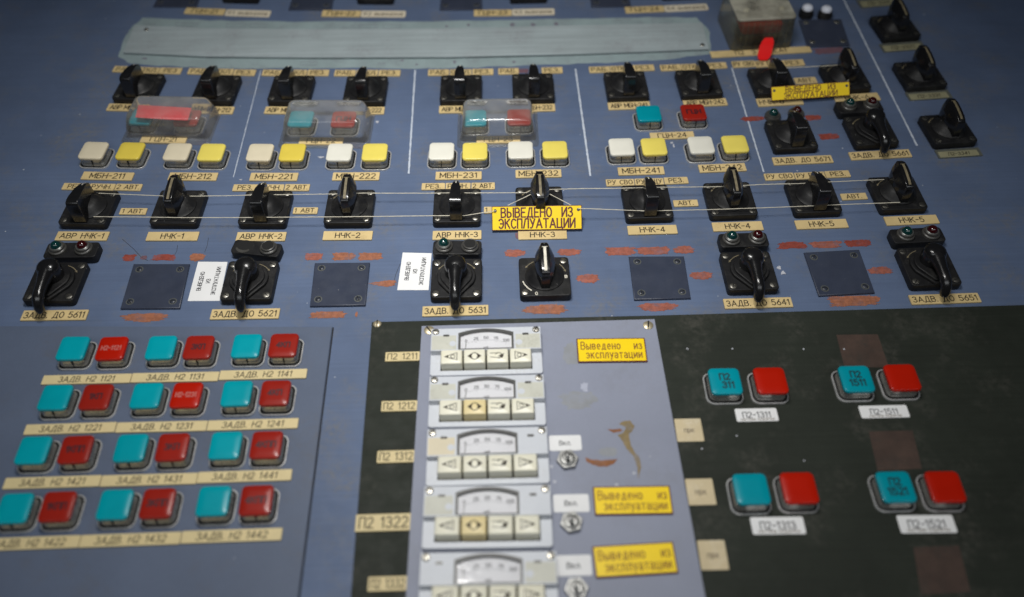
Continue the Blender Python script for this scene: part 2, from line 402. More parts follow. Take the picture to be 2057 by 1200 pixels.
def ribbon(bm, pts, hw, z):
    """a flat stroke with mitred joints"""
    q = [pts[0]]
    for p in pts[1:]:
        if (p[0] - q[-1][0]) ** 2 + (p[1] - q[-1][1]) ** 2 > 1e-8: q.append(p)
    if len(q) < 2: return
    for i in range(1, len(q) - 1):
        d1 = Vector(q[i]) - Vector(q[i - 1]); d2 = Vector(q[i + 1]) - Vector(q[i])
        if d1.angle(d2) > math.radians(75):
            ribbon(bm, q[:i + 1], hw, z); ribbon(bm, q[i:], hw, z + .004); return
    closed = (q[0][0] - q[-1][0]) ** 2 + (q[0][1] - q[-1][1]) ** 2 < 1e-6
    L, Rr = [], []
    n = len(q)
    for i, p in enumerate(q):
        p = Vector(p)
        if closed and i in (0, n - 1): a, b = Vector(q[-2]), Vector(q[1])
        else: a, b = Vector(q[max(0, i - 1)]), Vector(q[min(n - 1, i + 1)])
        d1 = (p - a); d2 = (b - p)
        if d1.length < 1e-6: d1 = d2
        if d2.length < 1e-6: d2 = d1
        d1.normalize(); d2.normalize()
        t = d1 + d2
        if t.length < .35: t = d1 + Vector((-d1.y, d1.x)) * .3
        t.normalize(); nn = Vector((-t.y, t.x)); k = min(1.9, 1 / max(.4, nn.dot(Vector((-d1.y, d1.x)))))
        e = Vector((0, 0))
        if not closed and i == 0: e = -d2 * hw * .8
        if not closed and i == n - 1: e = d1 * hw * .8
        L.append(p + nn * hw * k + e); Rr.append(p - nn * hw * k + e)
    vl = [bm.verts.new((v.x, v.y, z)) for v in L]; vr = [bm.verts.new((v.x, v.y, z)) for v in Rr]
    for i in range(n - 1): bm.faces.new((vl[i], vr[i], vr[i + 1], vl[i + 1]))


def lettering(lines, hh, wmax, z, stroke=.075, lead=1.55, slant=0.0, gap=.24, dx=0, dy=0, left=False):
    """lines of stroke text centred on the origin; hh letter height mm"""
    bm = bmesh.new(); k = 0
    if isinstance(lines, str): lines = [lines]
    H = hh * lead * (len(lines) - 1)
    wid = max(text_w(t, gap) for t in lines) * hh
    sx = min(1.0, wmax / wid) if wmax else 1.0
    for li, t in enumerate(lines):
        tw = text_w(t, gap) * hh * sx
        x = -wid * sx / 2 if left else -tw / 2
        y = H / 2 - li * hh * lead - hh / 2
        for c in t:
            wd_, st_ = G[c]
            for s_ in st_:
                k += 1
                ribbon(bm, [(x + (px_ + slant * py_) * hh * sx + dx, y + py_ * hh + dy) for px_, py_ in s_], stroke * hh, z + .006 * (k % 7))
            x += (wd_ + gap) * hh * sx
    for f in bm.faces:
        f.normal_update()
        if f.normal.z < 0: f.normal_flip()
    me = bpy.data.meshes.new('m'); bm.to_mesh(me); bm.free(); return me


# ------------------------------------------------------------------ objects
def place(o, parent=None, x=0, y=0, z=0, rot=0, tilt=0):
    COL.objects.link(o)
    if parent: o.parent = parent
    o.location = (x * MM, y * MM, z * MM); o.rotation_euler = (tilt, 0, rot)
    return o


def obj(name, me, parent=None, x=0, y=0, z=0, rot=0, tilt=0):
    return place(bpy.data.objects.new(name, me), parent, x, y, z, rot, tilt)


def tag(o, label, cat, group=None):
    o['label'] = label; o['category'] = cat
    if group: o['group'] = group
    return o


def thing(name, label, cat, group=None, x=0, y=0, z=0, rot=0, tilt=0):
    return tag(place(bpy.data.objects.new(name, None), None, x, y, z, rot, tilt), label, cat, group)


CACHE = {}


def once(key, fn):
    if key not in CACHE: CACHE[key] = fn()
    return CACHE[key]


# ================================================================== the console surface and its plates
surf = obj('panel_surface', finish('panel_surface', extr([rrect(1500, 1250, 6)], -30, 0, .8), M['panel']), None, 0, 60, 0)
surf['kind'] = 'structure'
# (the sheet is centred at y = 60 mm; marks below are its parts, in its own frame)


def local(px, py, z=0):
    p = P(px, py, z); return (p.x, p.y - 60)


def blob(cx, cy, w_, h_, rough=.12, n=36, kind='box'):
    """an uneven patch outline; px size at (cx, cy)"""
    rnd = random.Random(int(cx * 7 + cy)); out = []
    ph = [rnd.uniform(0, 6.28) for _ in range(6)]
    sl = slope(cx, cy); vx = (cx - 970) / (cy + 1550)
    for k in range(n):
        a = 2 * math.pi * k / n
        c, s_ = math.cos(a), math.sin(a)
        e = .42 if kind == 'box' else .8
        x = math.copysign(abs(c) ** e, c); y = math.copysign(abs(s_) ** e, s_)
        if kind == 'tri': y *= .25 + .75 * (x + 1) / 2
        f = 1 + rough * (math.sin(3 * a + ph[0]) * .5 + math.sin(7 * a + ph[1]) * .45 + math.sin(13 * a + ph[2]) * .45 + math.sin(23 * a + ph[3]) * .3 + rnd.uniform(-.55, .55))
        X = x * w_ / 2 * f; Y = y * h_ / 2 * f
        out.append((cx + X + Y * vx, cy + Y + X * sl))
    return out


RES = 'glue_residue'
resid = [  # cx, cy, w, h, material, kind
    (260, 518, 24, 13, 'deeprust', 'box'), (289, 518, 13, 8, 'faintrust', 'oval'), (329, 518, 45, 12, 'deeprust', 'box'), (396, 517, 30, 15, 'orange', 'oval'),
    (291, 638, 88, 17, 'orange', 'oval'), (630, 516, 34, 14, 'rust', 'box'), (689, 515.6, 43, 15, 'orange', 'box'), (743, 515.6, 47, 15, 'orange', 'box'),
    (769, 570, 52, 17, 'orange', 'tri'), (659, 633, 68, 13, 'orange', 'box'), (1034, 509, 41, 14, 'rust', 'oval'), (1143, 507, 46, 13, 'rust', 'oval'),
    (1181, 560, 43, 17, 'rust', 'oval'), (1097, 622, 84, 19, 'orange', 'oval'), (1246, 505, 58, 16, 'rust', 'box'), (1312, 504, 62, 15, 'rust', 'box'),
    (1374, 502.4, 40, 15, 'rust', 'oval'), (1409, 554, 44, 15, 'rust', 'oval'), (1321, 617, 74, 16, 'rust', 'oval'), (1591, 494, 55, 13, 'deeprust', 'box'),
    (1660, 491.6, 60, 13, 'rust', 'box'), (1723, 489, 50, 13, 'deeprust', 'box'), (1768, 544, 46, 14, 'rust', 'oval'), (1713, 605, 98, 20, 'orange', 'box'),
    (1633, 237, 30, 10, 'deeprust', 'box'), (1664, 275, 38, 11, 'deeprust', 'box'), (1512, 239, 46, 9, 'deeprust', 'oval'), (1664, 102, 58, 11, 'faintrust', 'box'),
    (1050, 143, 24, 8, 'faintrust', 'box'), (1040, 474, 10, 12, 'faintrust', 'oval'), (716, 632, 5, 10, 'orange', 'oval')]
for k, (cx, cy, w_, h_, mt, kd) in enumerate(resid):
    pts = [local(a, b) for a, b in blob(cx, cy, w_, h_, .13, 110, kd)]
    obj(RES, finish(RES, extr([pts], .02, .16 + .003 * k, 0), M[mt], False), surf)
for cx, cy, w_, h_ in ((1565, 539, 8, 6), (1573, 549, 8, 7), (1349, 288, 5, 3), (1353, 294, 3, 6), (758, 246, 6, 4), (484, 362, 5, 2), (645, 317, 12, 3)):
    obj('paint_chip', finish('paint_chip', extr([[local(a, b) for a, b in blob(cx, cy, w_, h_, .35, 20, 'oval')]], .02, .7), M['flake'], False), surf)


def painted_line(x0, y0, x1, y1, wpx):
    a, b = P(x0, y0), P(x1, y1); d = (b - a); n_ = Vector((-d.y, d.x)).normalized()
    rnd = random.Random(int(x0)); L, Rr = [], []; n = 60
    for k in range(n + 1):
        p = a + d * k / n; hw = wpx * .5 * rnd.uniform(.75, 1.25); j = n_ * rnd.uniform(-.12, .12)
        L.append(p + n_ * hw + j); Rr.append(p - n_ * hw + j)
    pts = [(q.x, q.y - 60) for q in L + Rr[::-1]]
    obj('painted_line', finish('painted_line', extr([pts], .02, .2), M['white'], False), surf)


painted_line(524, 142, 469, 356, .75)
painted_line(834, 141, 821, 349, 1.5)
painted_line(1156, 139, 1186, 354, 1.8)
painted_line(1470, 137, 1534, 346, 1.3)
painted_line(1675, -40, 1842, 293, 1.7)
# hair cracks
for pts in ([(246, 481), (268, 500), (284, 517), (297, 524)], [(357, 493), (355, 505), (351, 512)], [(419, 478), (416, 495), (411, 507)], [(804, 530), (795, 552), (792, 564)]):
    obj('hair_crack', finish('hair_crack', tube([(*local(*p), .02) for p in pts], .22, 5), M['ink2'], False), surf)

# the overpainted patch round the long strip
patch = [(286, 37), (420, 41), (560, 44), (720, 44), (900, 43), (1100, 39), (1280, 35), (1400, 36), (1424, 60), (1430, 108), (1330, 121), (1240, 126),
         (1120, 130), (980, 135), (860, 138), (700, 137), (540, 138), (440, 137), (330, 133), (262, 128), (238, 114), (247, 84), (262, 58)]
dense = []
for i, p in enumerate(patch):
    q = patch[(i + 1) % len(patch)]
    for k in range(6):
        t = k / 6; rnd = random.uniform(-1.5, 1.5)
        dense.append((p[0] + (q[0] - p[0]) * t + rnd, p[1] + (q[1] - p[1]) * t + random.uniform(-1.2, 1.2)))
obj('overpaint_patch', finish('overpaint_patch', extr([[local(*p) for p in dense]], .02, .12), M['patch'], False), surf)


for x0, y0, x1, y1 in ((354, 47, 398, 54), (456, 47.5, 495, 55), (503, 48, 537, 55), (722, 50, 760, 57), (770, 50, 806, 57), (1310, 40, 1352, 46), (760, 127, 775, 130), (605, 125, 638, 131)):
    pts = [(*local(*p), .12) for p in ((x0, y0), (x1, y0 + .6), (x1 - 1.5, y1), (x0 - 1.5, y1), (x0, y0))]
    obj('ghost_mark', finish('ghost_mark', tube(pts, .25, 5), M['ghost'], False), surf)
for cx, cy, w_, h_ in ((1029, 50, 9, 7), (1071, 50, 9, 7), (1117, 48.5, 8, 7), (941, 51, 6, 5), (897, 53, 5, 4), (913, 125, 5, 7), (1032, 125, 7, 4), (837, 130, 5, 3), (290, 118, 10, 3), (808, 122, 7, 3)):
    obj('ghost_mark', finish('ghost_mark', extr([[local(a, b) for a, b in blob(cx, cy, w_, h_, .25, 24, 'oval')]], .1, .18), M['ghost'], False), surf)


def screw_mesh(r, hgt, mt, slot=True, dome=.25):
    def f():
        me = lathe([(r, 0), (r, hgt * .6), (r * .86, hgt), (r * .4, hgt + dome * r * .35), (.01, hgt + dome * r * .4)], 18)
        return finish('screw', me, M[mt])
    return once(('screw', r, hgt, mt), f)


def slot_mesh(r, z):
    return once(('slot', r, z), lambda: finish('slot', extr([[(-r * .95, -r * .14), (r * .95, -r * .14), (r * .95, r * .14), (-r * .95, r * .14)]], z - .5, z), M['hole'], False))


def add_screw(parent, x, y, z, r, hgt, mt, name='screw'):
    s_ = obj(name, screw_mesh(r, hgt, mt), parent, x, y, z, random.uniform(0, 3.1))
    obj('slot', slot_mesh(r, round(hgt + .12 * r, 3)), s_)
    return s_


# long strip plate
sp = [(270, 51), (420, 57), (640, 59), (900, 57), (1120, 52), (1300, 48), (1411, 46), (1424, 98), (1300, 103), (1120, 109), (900, 114), (640, 115), (420, 113), (247, 105)]
c0 = P(835, 80)
st_o = obj('long_cover_strip', finish('long_cover_strip', extr([[(q.x - c0.x, q.y - c0.y) for q in (P(a, b, 3.4) for a, b in sp)]], 1.5, 3.4, .25), M['strip']), None, c0.x, c0.y)
tag(st_o, 'long grey-green metal strip screwed across the top of the panel', 'cover strip')
for a, b in ((294, 60), (1411, 91)):
    q = P(a, b, 3.4); add_screw(st_o, q.x - c0.x, q.y - c0.y, 3.4, 2.6, .9, 'screw')


def poly_plate(name, label, cat, pts, z0, z1, mt, bev=.3, n=1):
    c = P(sum(a for a, b in pts) / len(pts), sum(b for a, b in pts) / len(pts))
    o = obj(name, finish(name, extr([[(q.x - c.x, q.y - c.y) for q in (P(a, b, z1) for a, b in pts)]], z0, z1, bev), M[mt]), None, c.x, c.y)
    tag(o, label, cat)
    return o, c


ZL, ZB, ZG = 1.6, 1.5, 3.4
lp_o, lp_c = poly_plate('button_plate', 'blue-grey plate at lower left carrying four rows of teal and red buttons', 'plate',
                        [(667, 657), (590, 1262), (-190, 1275), (-120, 655)], .02, ZL, 'leftplate')
bp_o, bp_c = poly_plate('black_plate', 'large worn black plate filling the lower right of the panel', 'plate',
                        [(747, 647), (1310, 634), (2120, 611), (2390, 1275), (699, 1275)], .02, ZB, 'blackplate')
gp_o, gp_c = poly_plate('meter_plate', 'pale grey plate with yellow signs and a column of small meters', 'plate',
                        [(847, 655), (1315, 641), (1433, 1285), (810, 1285)], ZB + .05, ZG, 'greyplate')
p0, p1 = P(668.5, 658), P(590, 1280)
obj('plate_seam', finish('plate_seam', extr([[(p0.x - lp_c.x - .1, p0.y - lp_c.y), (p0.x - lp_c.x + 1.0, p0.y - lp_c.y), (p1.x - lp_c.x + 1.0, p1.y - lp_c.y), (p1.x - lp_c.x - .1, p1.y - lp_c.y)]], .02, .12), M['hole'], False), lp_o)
q = P(758, 652, ZB); add_screw(bp_o, q.x - bp_c.x, q.y - bp_c.y, ZB, 3.6, 1.4, 'brass')
for a, b in ((862, 664), (1302, 654)):
    q = P(a, b, ZG); add_screw(gp_o, q.x - gp_c.x, q.y - gp_c.y, ZG, 4.3, .8, 'brass')
for k, pts in enumerate(([(1680, 673), (1763, 672), (1786, 739), (1696, 737)], [(1745, 867), (1833, 865), (1852, 942), (1763, 946)], [(1835, 1100), (1926, 1096), (1950, 1190), (1850, 1195)])):
    obj(RES, finish(RES, extr([[(q.x - bp_c.x, q.y - bp_c.y) for q in (P(a, b, ZB) for a, b in pts)]], ZB - .02, ZB + .08), M['brownsq'], False), bp_o)


def ragged(pts, amt):
    rnd = random.Random(len(pts) * 7); out = []
    for i, p in enumerate(pts):
        q = pts[(i + 1) % len(pts)]; n = max(1, int(math.hypot(q[0] - p[0], q[1] - p[1]) / 2.5))
        for k in range(n):
            out.append((p[0] + (q[0] - p[0]) * k / n + rnd.uniform(-amt, amt), p[1] + (q[1] - p[1]) * k / n + rnd.uniform(-amt, amt)))
    return out


def gp_mark(name, pts, mt, dz=.1):
    if name == 'drip_stain': pts = ragged(pts, .9)
    obj(name, finish(name, extr([[(q.x - gp_c.x, q.y - gp_c.y) for q in (P(a, b, ZG) for a, b in pts)]], ZG - .02, ZG + dz), M[mt], False), gp_o)


gp_mark('drip_stain', [(1175, 920), (1188, 924), (1206, 925), (1226, 924), (1241, 922), (1234, 932), (1222, 937), (1205, 938), (1188, 933), (1179, 928)], 'stain', .14)
gp_mark('drip_stain', [(1220, 863), (1232, 863), (1246, 862), (1250, 865), (1243, 868), (1233, 870), (1226, 866)], 'stain', .16)
gp_mark('drip_stain', [(1243, 852), (1252, 846), (1266, 846), (1274, 856), (1270, 868), (1263, 872), (1266, 890), (1272, 905), (1284, 918), (1288, 940), (1282, 962), (1281, 940), (1272, 916),
                       (1258, 902), (1250, 886), (1240, 874), (1252, 870), (1258, 860), (1250, 856)], 'stain2', .12)
gp_mark('smear', blob(1222, 908, 38, 18, .12, 30, 'oval'), 'smear', .06)
gp_mark('smear', blob(1148, 712, 34, 42, .12, 30, 'oval'), 'smear', .05)
gp_mark('smear', blob(1162, 804, 70, 34, .2, 40, 'oval'), 'smear', .05)
gp_mark('paint_chip', blob(1174, 778, 14, 17, .28, 40, 'oval'), 'smearlight', .1)
for cx, cy in ((1114, 968), (1108, 938), (1274, 951), (1238, 974)):
    gp_mark('paint_chip', blob(cx, cy, 6, 5, .25, 14, 'oval'), 'flake', .2)
for cx, cy in ((1695, 702), (1614, 702), (1471, 701), (1381, 702), (1615, 926), (1410, 902), (1380, 701), (1480, 876)):
    obj('paint_chip', finish('paint_chip', extr([[(q.x - bp_c.x, q.y - bp_c.y) for q in (P(a, b, ZB) for a, b in blob(cx, cy, 3.6, 2.8, .3, 14, 'oval'))]], ZB - .02, ZB + .3), M['flake'], False), bp_o)


# ================================================================== engraved labels
def label_plate(text, x0, x1, cy, h_, label, z0=0.0, th=1.6, mt='tan', ink='ink', frac=.56, wfrac=.86, slant=0.0, stroke=.075, r=.5, name='engraved_label', cat='label',
                group='engraved labels', sub=None, dx=0, gap=.24):
    z = z0 + th; cx = (x0 + x1) / 2; s_ = slope(cx, cy); hw = (x1 - x0) / 2
    a, b = P(cx - hw, cy - hw * s_, z), P(cx + hw, cy + hw * s_, z)
    u = (b - a); W = u.length; A = math.atan2(u.y, u.x); u.normalize(); n_ = Vector((-u.y, u.x))
    H = (P(cx, cy - h_ / 2, z) - P(cx, cy + h_ / 2, z)).dot(n_)
    c = P(cx, cy, z)
    rr = random.uniform(-.006, .006)
    o = obj(name, finish(name, extr([rrect(W, H, min(r, H * .3), 2)], .03, th, min(.18, th * .3), 1), M[mt]), None, c.x, c.y, z0, A + rr)
    tag(o, label, cat, group)
    if text:
        lines = text if isinstance(text, list) else [text]
        hh = H * (frac if len(lines) == 1 else frac / len(lines))
        obj('lettering', finish('lettering', lettering(lines, hh, W * wfrac, th + .03, stroke, slant=slant, dx=dx, gap=gap), M[ink], False), o)
    if sub:
        obj('fine_print', finish('fine_print', lettering([sub[0]], H * .2, W * .85, th + .03, .07, dy=-H * .32, dx=sub[1]), M['faint'], False), o)
    return o


ORD8 = ['leftmost', 'second', 'third', 'fourth', 'fifth', 'sixth', 'seventh', 'eighth']
ORD10 = ['leftmost', 'second', 'third', 'fourth', 'fifth', 'sixth', 'seventh', 'eighth', 'ninth', 'tenth']
sw_names = ['АВР МБН-211', 'АВР МБН-212', 'АВР МБН-221', 'АВР МБН-222', 'АВР МБН-231', 'АВР МБН-232', 'АВР МБН-241', 'АВР МБН-242']
rab = [[('РАБ.', 228, 272, 139), ('ОТКЛ.', 273, 319, 141), ('РЕЗ', 320.5, 364, 142)], [('РАБ.', 378, 422, 143), ('ОТКЛ.', 423, 468, 144), ('РЕЗ.', 469.5, 513, 145.5)],
       [('РАБ.', 527, 570, 146), ('ОТКЛ.', 571.5, 616, 146), ('РЕЗ.', 617.6, 660.6, 146)], [('РАБ.', 672, 714, 146.5), ('ОТКЛ.', 716, 759, 146.5), ('РЕЗ.', 760.5, 804, 146.5)],
       [('РАБ.', 860, 902, 145.5), ('ОТКЛ.', 904, 947, 145), ('РЕЗ.', 948.5, 991, 144)], [('РАБ.', 1001, 1042, 143), ('РЕЗ.', 1088, 1130, 141)],
       [('РАБ.', 1183.6, 1225, 139.5), ('ОТКЛ.', 1226, 1269.5, 138), ('РЕЗ.', 1271, 1314, 136)], [('РАБ.', 1326.5, 1368, 135.5), ('ОТКЛ.', 1369, 1414, 134), ('РЕЗ.', 1416, 1459.5, 131.5)]]
for od, nm, grp in zip(ORD8, sw_names, rab):
    for t, x0, x1, cy in grp:
        label_plate(t, x0, x1, cy, 11.5, 'small tan label reading %s above the %s switch of the upper row' % (t.strip('.'), od), frac=.62, group='position labels above switches')
low = [(216, 301, 216), (384, 469, 221), (532, 617, 221.5), (687, 772, 222), (882, 967, 219.5), (1029.5, 1115, 216.5), (1221.5, 1306, 212), (1373, 1460, 206)]
for od, nm, (x0, x1, cy) in zip(ORD8, sw_names, low):
    label_plate(nm, x0, x1, cy, 14, 'tan engraved label reading %s below the %s switch of the upper row' % (nm, od), frac=.56, gap=.18, group='switch name labels')
for t, x0, x1, cy in (('РУ СВО', 1471, 1516, 128.5), ('РУ БЩУ', 1517, 1569, 127.5), ('РЕЗ.', 1571, 1615, 126)):
    label_plate(t, x0, x1, cy, 12, 'small tan label reading %s above the left switch at the hanging yellow sign' % t.strip('.'), frac=.6, group='position labels above switches')
label_plate('АВТ.', 1596.5, 1640, 161.5, 12, 'small tan label reading АВТ just above the upper yellow hanging sign', frac=.6, group='position labels above switches')
label_plate('НЧК-6', 1521, 1612, 204, 15, 'tan label reading НЧК-6 poking out at one side, left of the upper yellow sign', group='switch name labels', dx=-9)
label_plate('НЧК-6', 1677, 1766, 196, 15, 'tan label reading НЧК-6 poking out right of the upper yellow sign', group='switch name labels')
# pump labels at the top edge
for k, (x0, x1, cy, a0, a1, ay, t) in enumerate(((372, 451, 22.5, 453, 543, 26.5, '21'), (647, 724.5, 27, 725.5, 815, 28, '22'), (952, 1028, 25.5, 1029, 1114, 24, '23'), (1256, 1334, 18.5, 1335, 1422, 15.5, '24'))):
    label_plate('ГЦН-' + t, x0, x1, cy, 11.5, 'tan engraved label reading ГЦН-%s at the top edge, %s of four' % (t, ORD8[k]), frac=.6, group='pump labels at the top edge')
    label_plate('К%d выведена' % (1, 2, 3, 4)[k], a0, a1, ay, 12.5, 'worn whitish tape label right of the %s ГЦН label at the top edge' % ORD8[k], th=1.2, mt='oldpaper', ink='faint', frac=.5,
                group='tape labels at the top edge', r=2, name='tape_label')
# МБН labels
for od, (t, x0, x1, cy) in zip(ORD8, (('211', 165, 267, 353.5), ('212', 339, 436, 354.5), ('221', 502.5, 598, 355), ('222', 668, 762, 354), ('231', 875, 967.5, 352.5), ('232', 1035.6, 1127.6, 348.5), ('241', 1241.5, 1334, 343), ('242', 1404, 1498, 337))):
    label_plate('МБН-' + t, x0, x1, cy, 15.5, 'tan engraved label reading МБН-%s under the %s white and yellow button pair' % (t, od), frac=.62, group='pump button labels')
for t, x0, x1, cy, wh in (('21', 283, 374, 280, 'under the clear cover with red paper'), ('22', 601, 689, 283, 'under the middle hazy clear cover'), ('23', 957, 1045, 280, 'under the right clear button cover'), ('24', 1306, 1394, 272, 'between the uncovered teal and red buttons')):
    label_plate('ГЦН-' + t, x0, x1, cy, 13.5, 'tan engraved label reading ГЦН-%s %s' % (t, wh), frac=.6, group='pump labels by the covered buttons')
# the labels over and beside the НЧК switches
for od, (nm, grp) in zip(ORD10[0::2], (('АВР НЧК-1', [('РЕЗ.', 126, 177, 374.5), ('РУЧН.', 179, 230, 375.5), ('2 АВТ.', 232, 284, 376)]), ('АВР НЧК-2', [('РЕЗ.', 468, 517, 377), ('РУЧН.', 518.5, 570, 377), ('2 АВТ.', 572, 621.6, 376.5)]),
                ('АВР НЧК-3', [('РЕЗ.', 847, 894, 374.5), ('РУЧН.', 895.5, 945, 374), ('2 АВТ.', 947, 994, 373.5)]))):
    for t, x0, x1, cy in grp:
        label_plate(t, x0, x1, cy, 13, 'small tan label reading %s above the %s switch of the twine row' % (t.strip('.'), od), frac=.62, group='position labels above switches')
for od, (nm, grp) in zip(ORD10[6::2], (('НЧК-4', [('РУ СВО', 1217.5, 1274, 366.5), ('РУ БЩУ', 1275.5, 1333, 365), ('РЕЗ.', 1334.5, 1382, 362.5)]), ('НЧК-5', [('РУ СВО', 1536, 1595, 354.5), ('РУ БЩУ', 1597, 1657, 352.5), ('РЕЗ.', 1658.5, 1707, 349.5)]))):
    for t, x0, x1, cy in grp:
        label_plate(t, x0, x1, cy, 13, 'small tan label reading %s above the %s switch of the twine row' % (t.strip('.'), od), frac=.62, group='position labels above switches')
for t, x0, x1, cy, wh in (('1 АВТ.', 241, 294, 424.5, 'between the first two switches of the twine row'), ('1 АВТ.', 589, 638, 423, 'between the third and fourth switches of the twine row'), ('1 АВТ.', 972, 1022, 421.5, 'half under the middle yellow hanging sign'),
                          ('АВТ.', 1353, 1402, 408, 'between the seventh and eighth switches of the twine row'), ('АВТ.', 1690, 1741, 394.5, 'between the last two switches of the twine row')):
    label_plate(t, x0, x1, cy, 12.5, 'small tan label reading %s %s' % (t.strip('.'), wh), frac=.62, group='position labels beside switches')
for t, x0, x1, cy, wh in (('АВР НЧК-1', 113, 217, 474, 'below the leftmost beak handled switch of the twine row'), ('НЧК-1', 295, 398, 474.5, 'below the leftmost pointer switch of the twine row'), ('АВР НЧК-2', 475, 574, 475, 'above the tilted empty lamp block'),
                          ('НЧК-2', 649, 748, 473, 'below the second pointer switch of the twine row'), ('АВР НЧК-3', 869, 967, 472, 'above a green lamp'), ('НЧК-3', 1041, 1138.6, 471.5, 'just under the middle yellow hanging sign'),
                          ('НЧК-4', 1261, 1360, 461.5, 'below the beak handled switch, left of two'), ('НЧК-4', 1431.5, 1532, 454.5, 'above a green and red lamp pair, right of two'),
                          ('НЧК-5', 1598.5, 1702, 450, 'with no lamps below it, left of two'), ('НЧК-5', 1778.5, 1884, 442, 'above a lamp pair, right of two')):
    label_plate(t, x0, x1, cy, 17.5, 'tan engraved label reading %s %s' % (t, wh), frac=.55, wfrac=.84, group='switch name labels')
for od, (t, x0, x1, cy, h_) in zip(('leftmost lever', 'second lever from the left', 'lever in the middle', 'lever right of the middle', 'rightmost lever', 'beak handled upper right switch', 'upper right lever'), (('5611', 44, 175, 633, 20), ('5621', 423.5, 561, 630.5, 20), ('5631', 848.5, 981, 624, 20), ('5641', 1454.5, 1591, 608.5, 19.5), ('5651', 1828.5, 1968, 600, 19), ('5671', 1553, 1672, 321.5, 15), ('5661', 1707.5, 1829, 310.5, 15.5))):
    label_plate('ЗАДВ. ДО ' + t, x0, x1, cy, h_, 'long tan label reading ЗАДВ. ДО %s below the %s' % (t, od), frac=.55, wfrac=.92, group='valve name labels')
# dull tags in holders, right column
for t, x0, x1, cy, wh in (('П2-3311', 1728, 1800, 6, 'at the top edge'), ('П2-3321', 1774, 1852, 95, 'below the topmost pointer switch'), ('П2-3331', 1826, 1905, 192.5, 'below the second pointer switch'), ('П2-3341', 1885, 1966, 308.5, 'below the lowest pointer switch')):
    o = label_plate(None, x0 - 3, x1 + 4, cy - 1.5, 17, 'dull grey tag holder reading %s in the right column, %s' % (t, wh), th=1.2, mt='holder', name='tag_holder', cat='tag', group='tags in the right column')
    p = P((x0 + x1) / 2, cy, 1.6); dl = Vector((p.x, p.y)) - Vector((o.location.x, o.location.y)) / MM
    W = (P(x1, cy, 1.6) - P(x0, cy, 1.6)).length; H = (P(x0, cy - 5.5, 1.6) - P(x0, cy + 5.5, 1.6)).length
    pp = obj('tag_paper', finish('tag_paper', extr([rrect(W, H * .95, .6, 2)], 1.18, 1.5), M['greytag'], False), o, dl.x, dl.y)
    obj('lettering', finish('lettering', lettering(t, H * .5, W * .6, 1.53, .08, slant=.2), M['ink'], False), pp)
# valve labels on the left plate
rows = [[('1121', 85, 262.5, 761.5, 18), ('1131', 264, 439, 757.5, 18.5), ('1141', 441, 616, 752, 18.5)], [('1221', 50, 232, 860.5, 20), ('1231', 233.5, 415.5, 857, 20), ('1241', 417, 598.5, 852.5, 20)],
        [('1421', 8, 201.5, 968.5, 22), ('1431', 203, 395.5, 963.5, 22), ('1441', 397, 585.5, 956.5, 22)], [('1422', -42, 159.5, 1091, 24.5), ('1432', 161, 362.5, 1084, 24.5), ('1442', 364.5, 566, 1076, 24.5)]]
RW = ['top', 'second', 'third', 'bottom']; CW = ['left', 'middle', 'end']
for ri, r_ in enumerate(rows):
    for ci, (t, x0, x1, cy, h_) in enumerate(r_):
        label_plate('ЗАДВ. Н2 ' + t, x0, x1, cy, h_, 'long cream label reading ЗАДВ. Н2 %s, %s one under the %s button row' % (t, CW[ci], RW[ri]), ZL, 1.5, 'cream', frac=.56, wfrac=.8, slant=.12, stroke=.07, group='valve labels on the left plate')
for od, (t, x0, x1, cy, h_, z) in zip(('topmost', 'second', 'third', 'large fourth', 'lowest'), (('1211', 774, 843, 716, 18, ZB), ('1212', 766, 838, 815.5, 20.5, ZB), ('1312', 757.5, 834, 917, 24, ZB), ('1322', 714, 827, 1049.5, 34, ZB), ('1332', 739, 818, 1172.5, 29, ZB))):
    label_plate('П2 ' + t, x0, x1, cy, h_, '%s cream label, reading П2 %s, on the black strip beside the meters' % (od, t), z, 1.5, 'cream', frac=.62, wfrac=.86, group='labels left of the meters', stroke=.06)
PW = {'П2-1311': 'upper inner', 'П2-1511': 'upper outer', 'П2-1313': 'lower inner', 'П2-1521': 'lower outer'}
for t, x0, x1, cy, h_ in (('П2-1311', 1478, 1562, 833.5, 26), ('П2-1511', 1727.5, 1824.5, 827, 25), ('П2-1313', 1509.5, 1616, 1056, 35), ('П2-1521', 1805.5, 1918, 1053, 36)):
    label_plate(t, x0, x1, cy, h_, 'white paper label reading %s below the %s button pair' % (t, PW[t]), ZB, .35, 'paper', 'ink2', frac=.42, wfrac=.66, group='paper labels on the black plate', r=1.2, name='paper_label',
                sub=('система подпитки', 0))
for k, (x0, x1, cy, h_) in enumerate(((1357.5, 1411, 864, 46), (1380, 1435, 988, 53), (1404.5, 1460, 1115, 60))):
    label_plate('прк', x0, x1, cy, h_, 'yellowed paper tab on the black plate, %s of three beside the grey plate' % ('topmost', 'middle', 'lowest')[k], ZB, .5, 'kraft', 'faint', frac=.2, wfrac=.5,
                group='paper tabs beside the grey plate', r=.8, name='paper_tab', cat='paper tab')
for k, (x0, x1, cy, h_) in enumerate(((1103, 1168, 890, 31), (1111.5, 1183.5, 1011, 36), (1118, 1188.5, 1136, 42))):
    o = label_plate('Вкл.', x0, x1, cy, h_, 'white sticker reading Вкл. above the %s toggle switch' % ('topmost', 'middle', 'lowest')[k], ZG, .4, 'paper', 'ink2', frac=.28, wfrac=.5, group='toggle stickers', r=1.4, name='paper_sticker', cat='sticker')


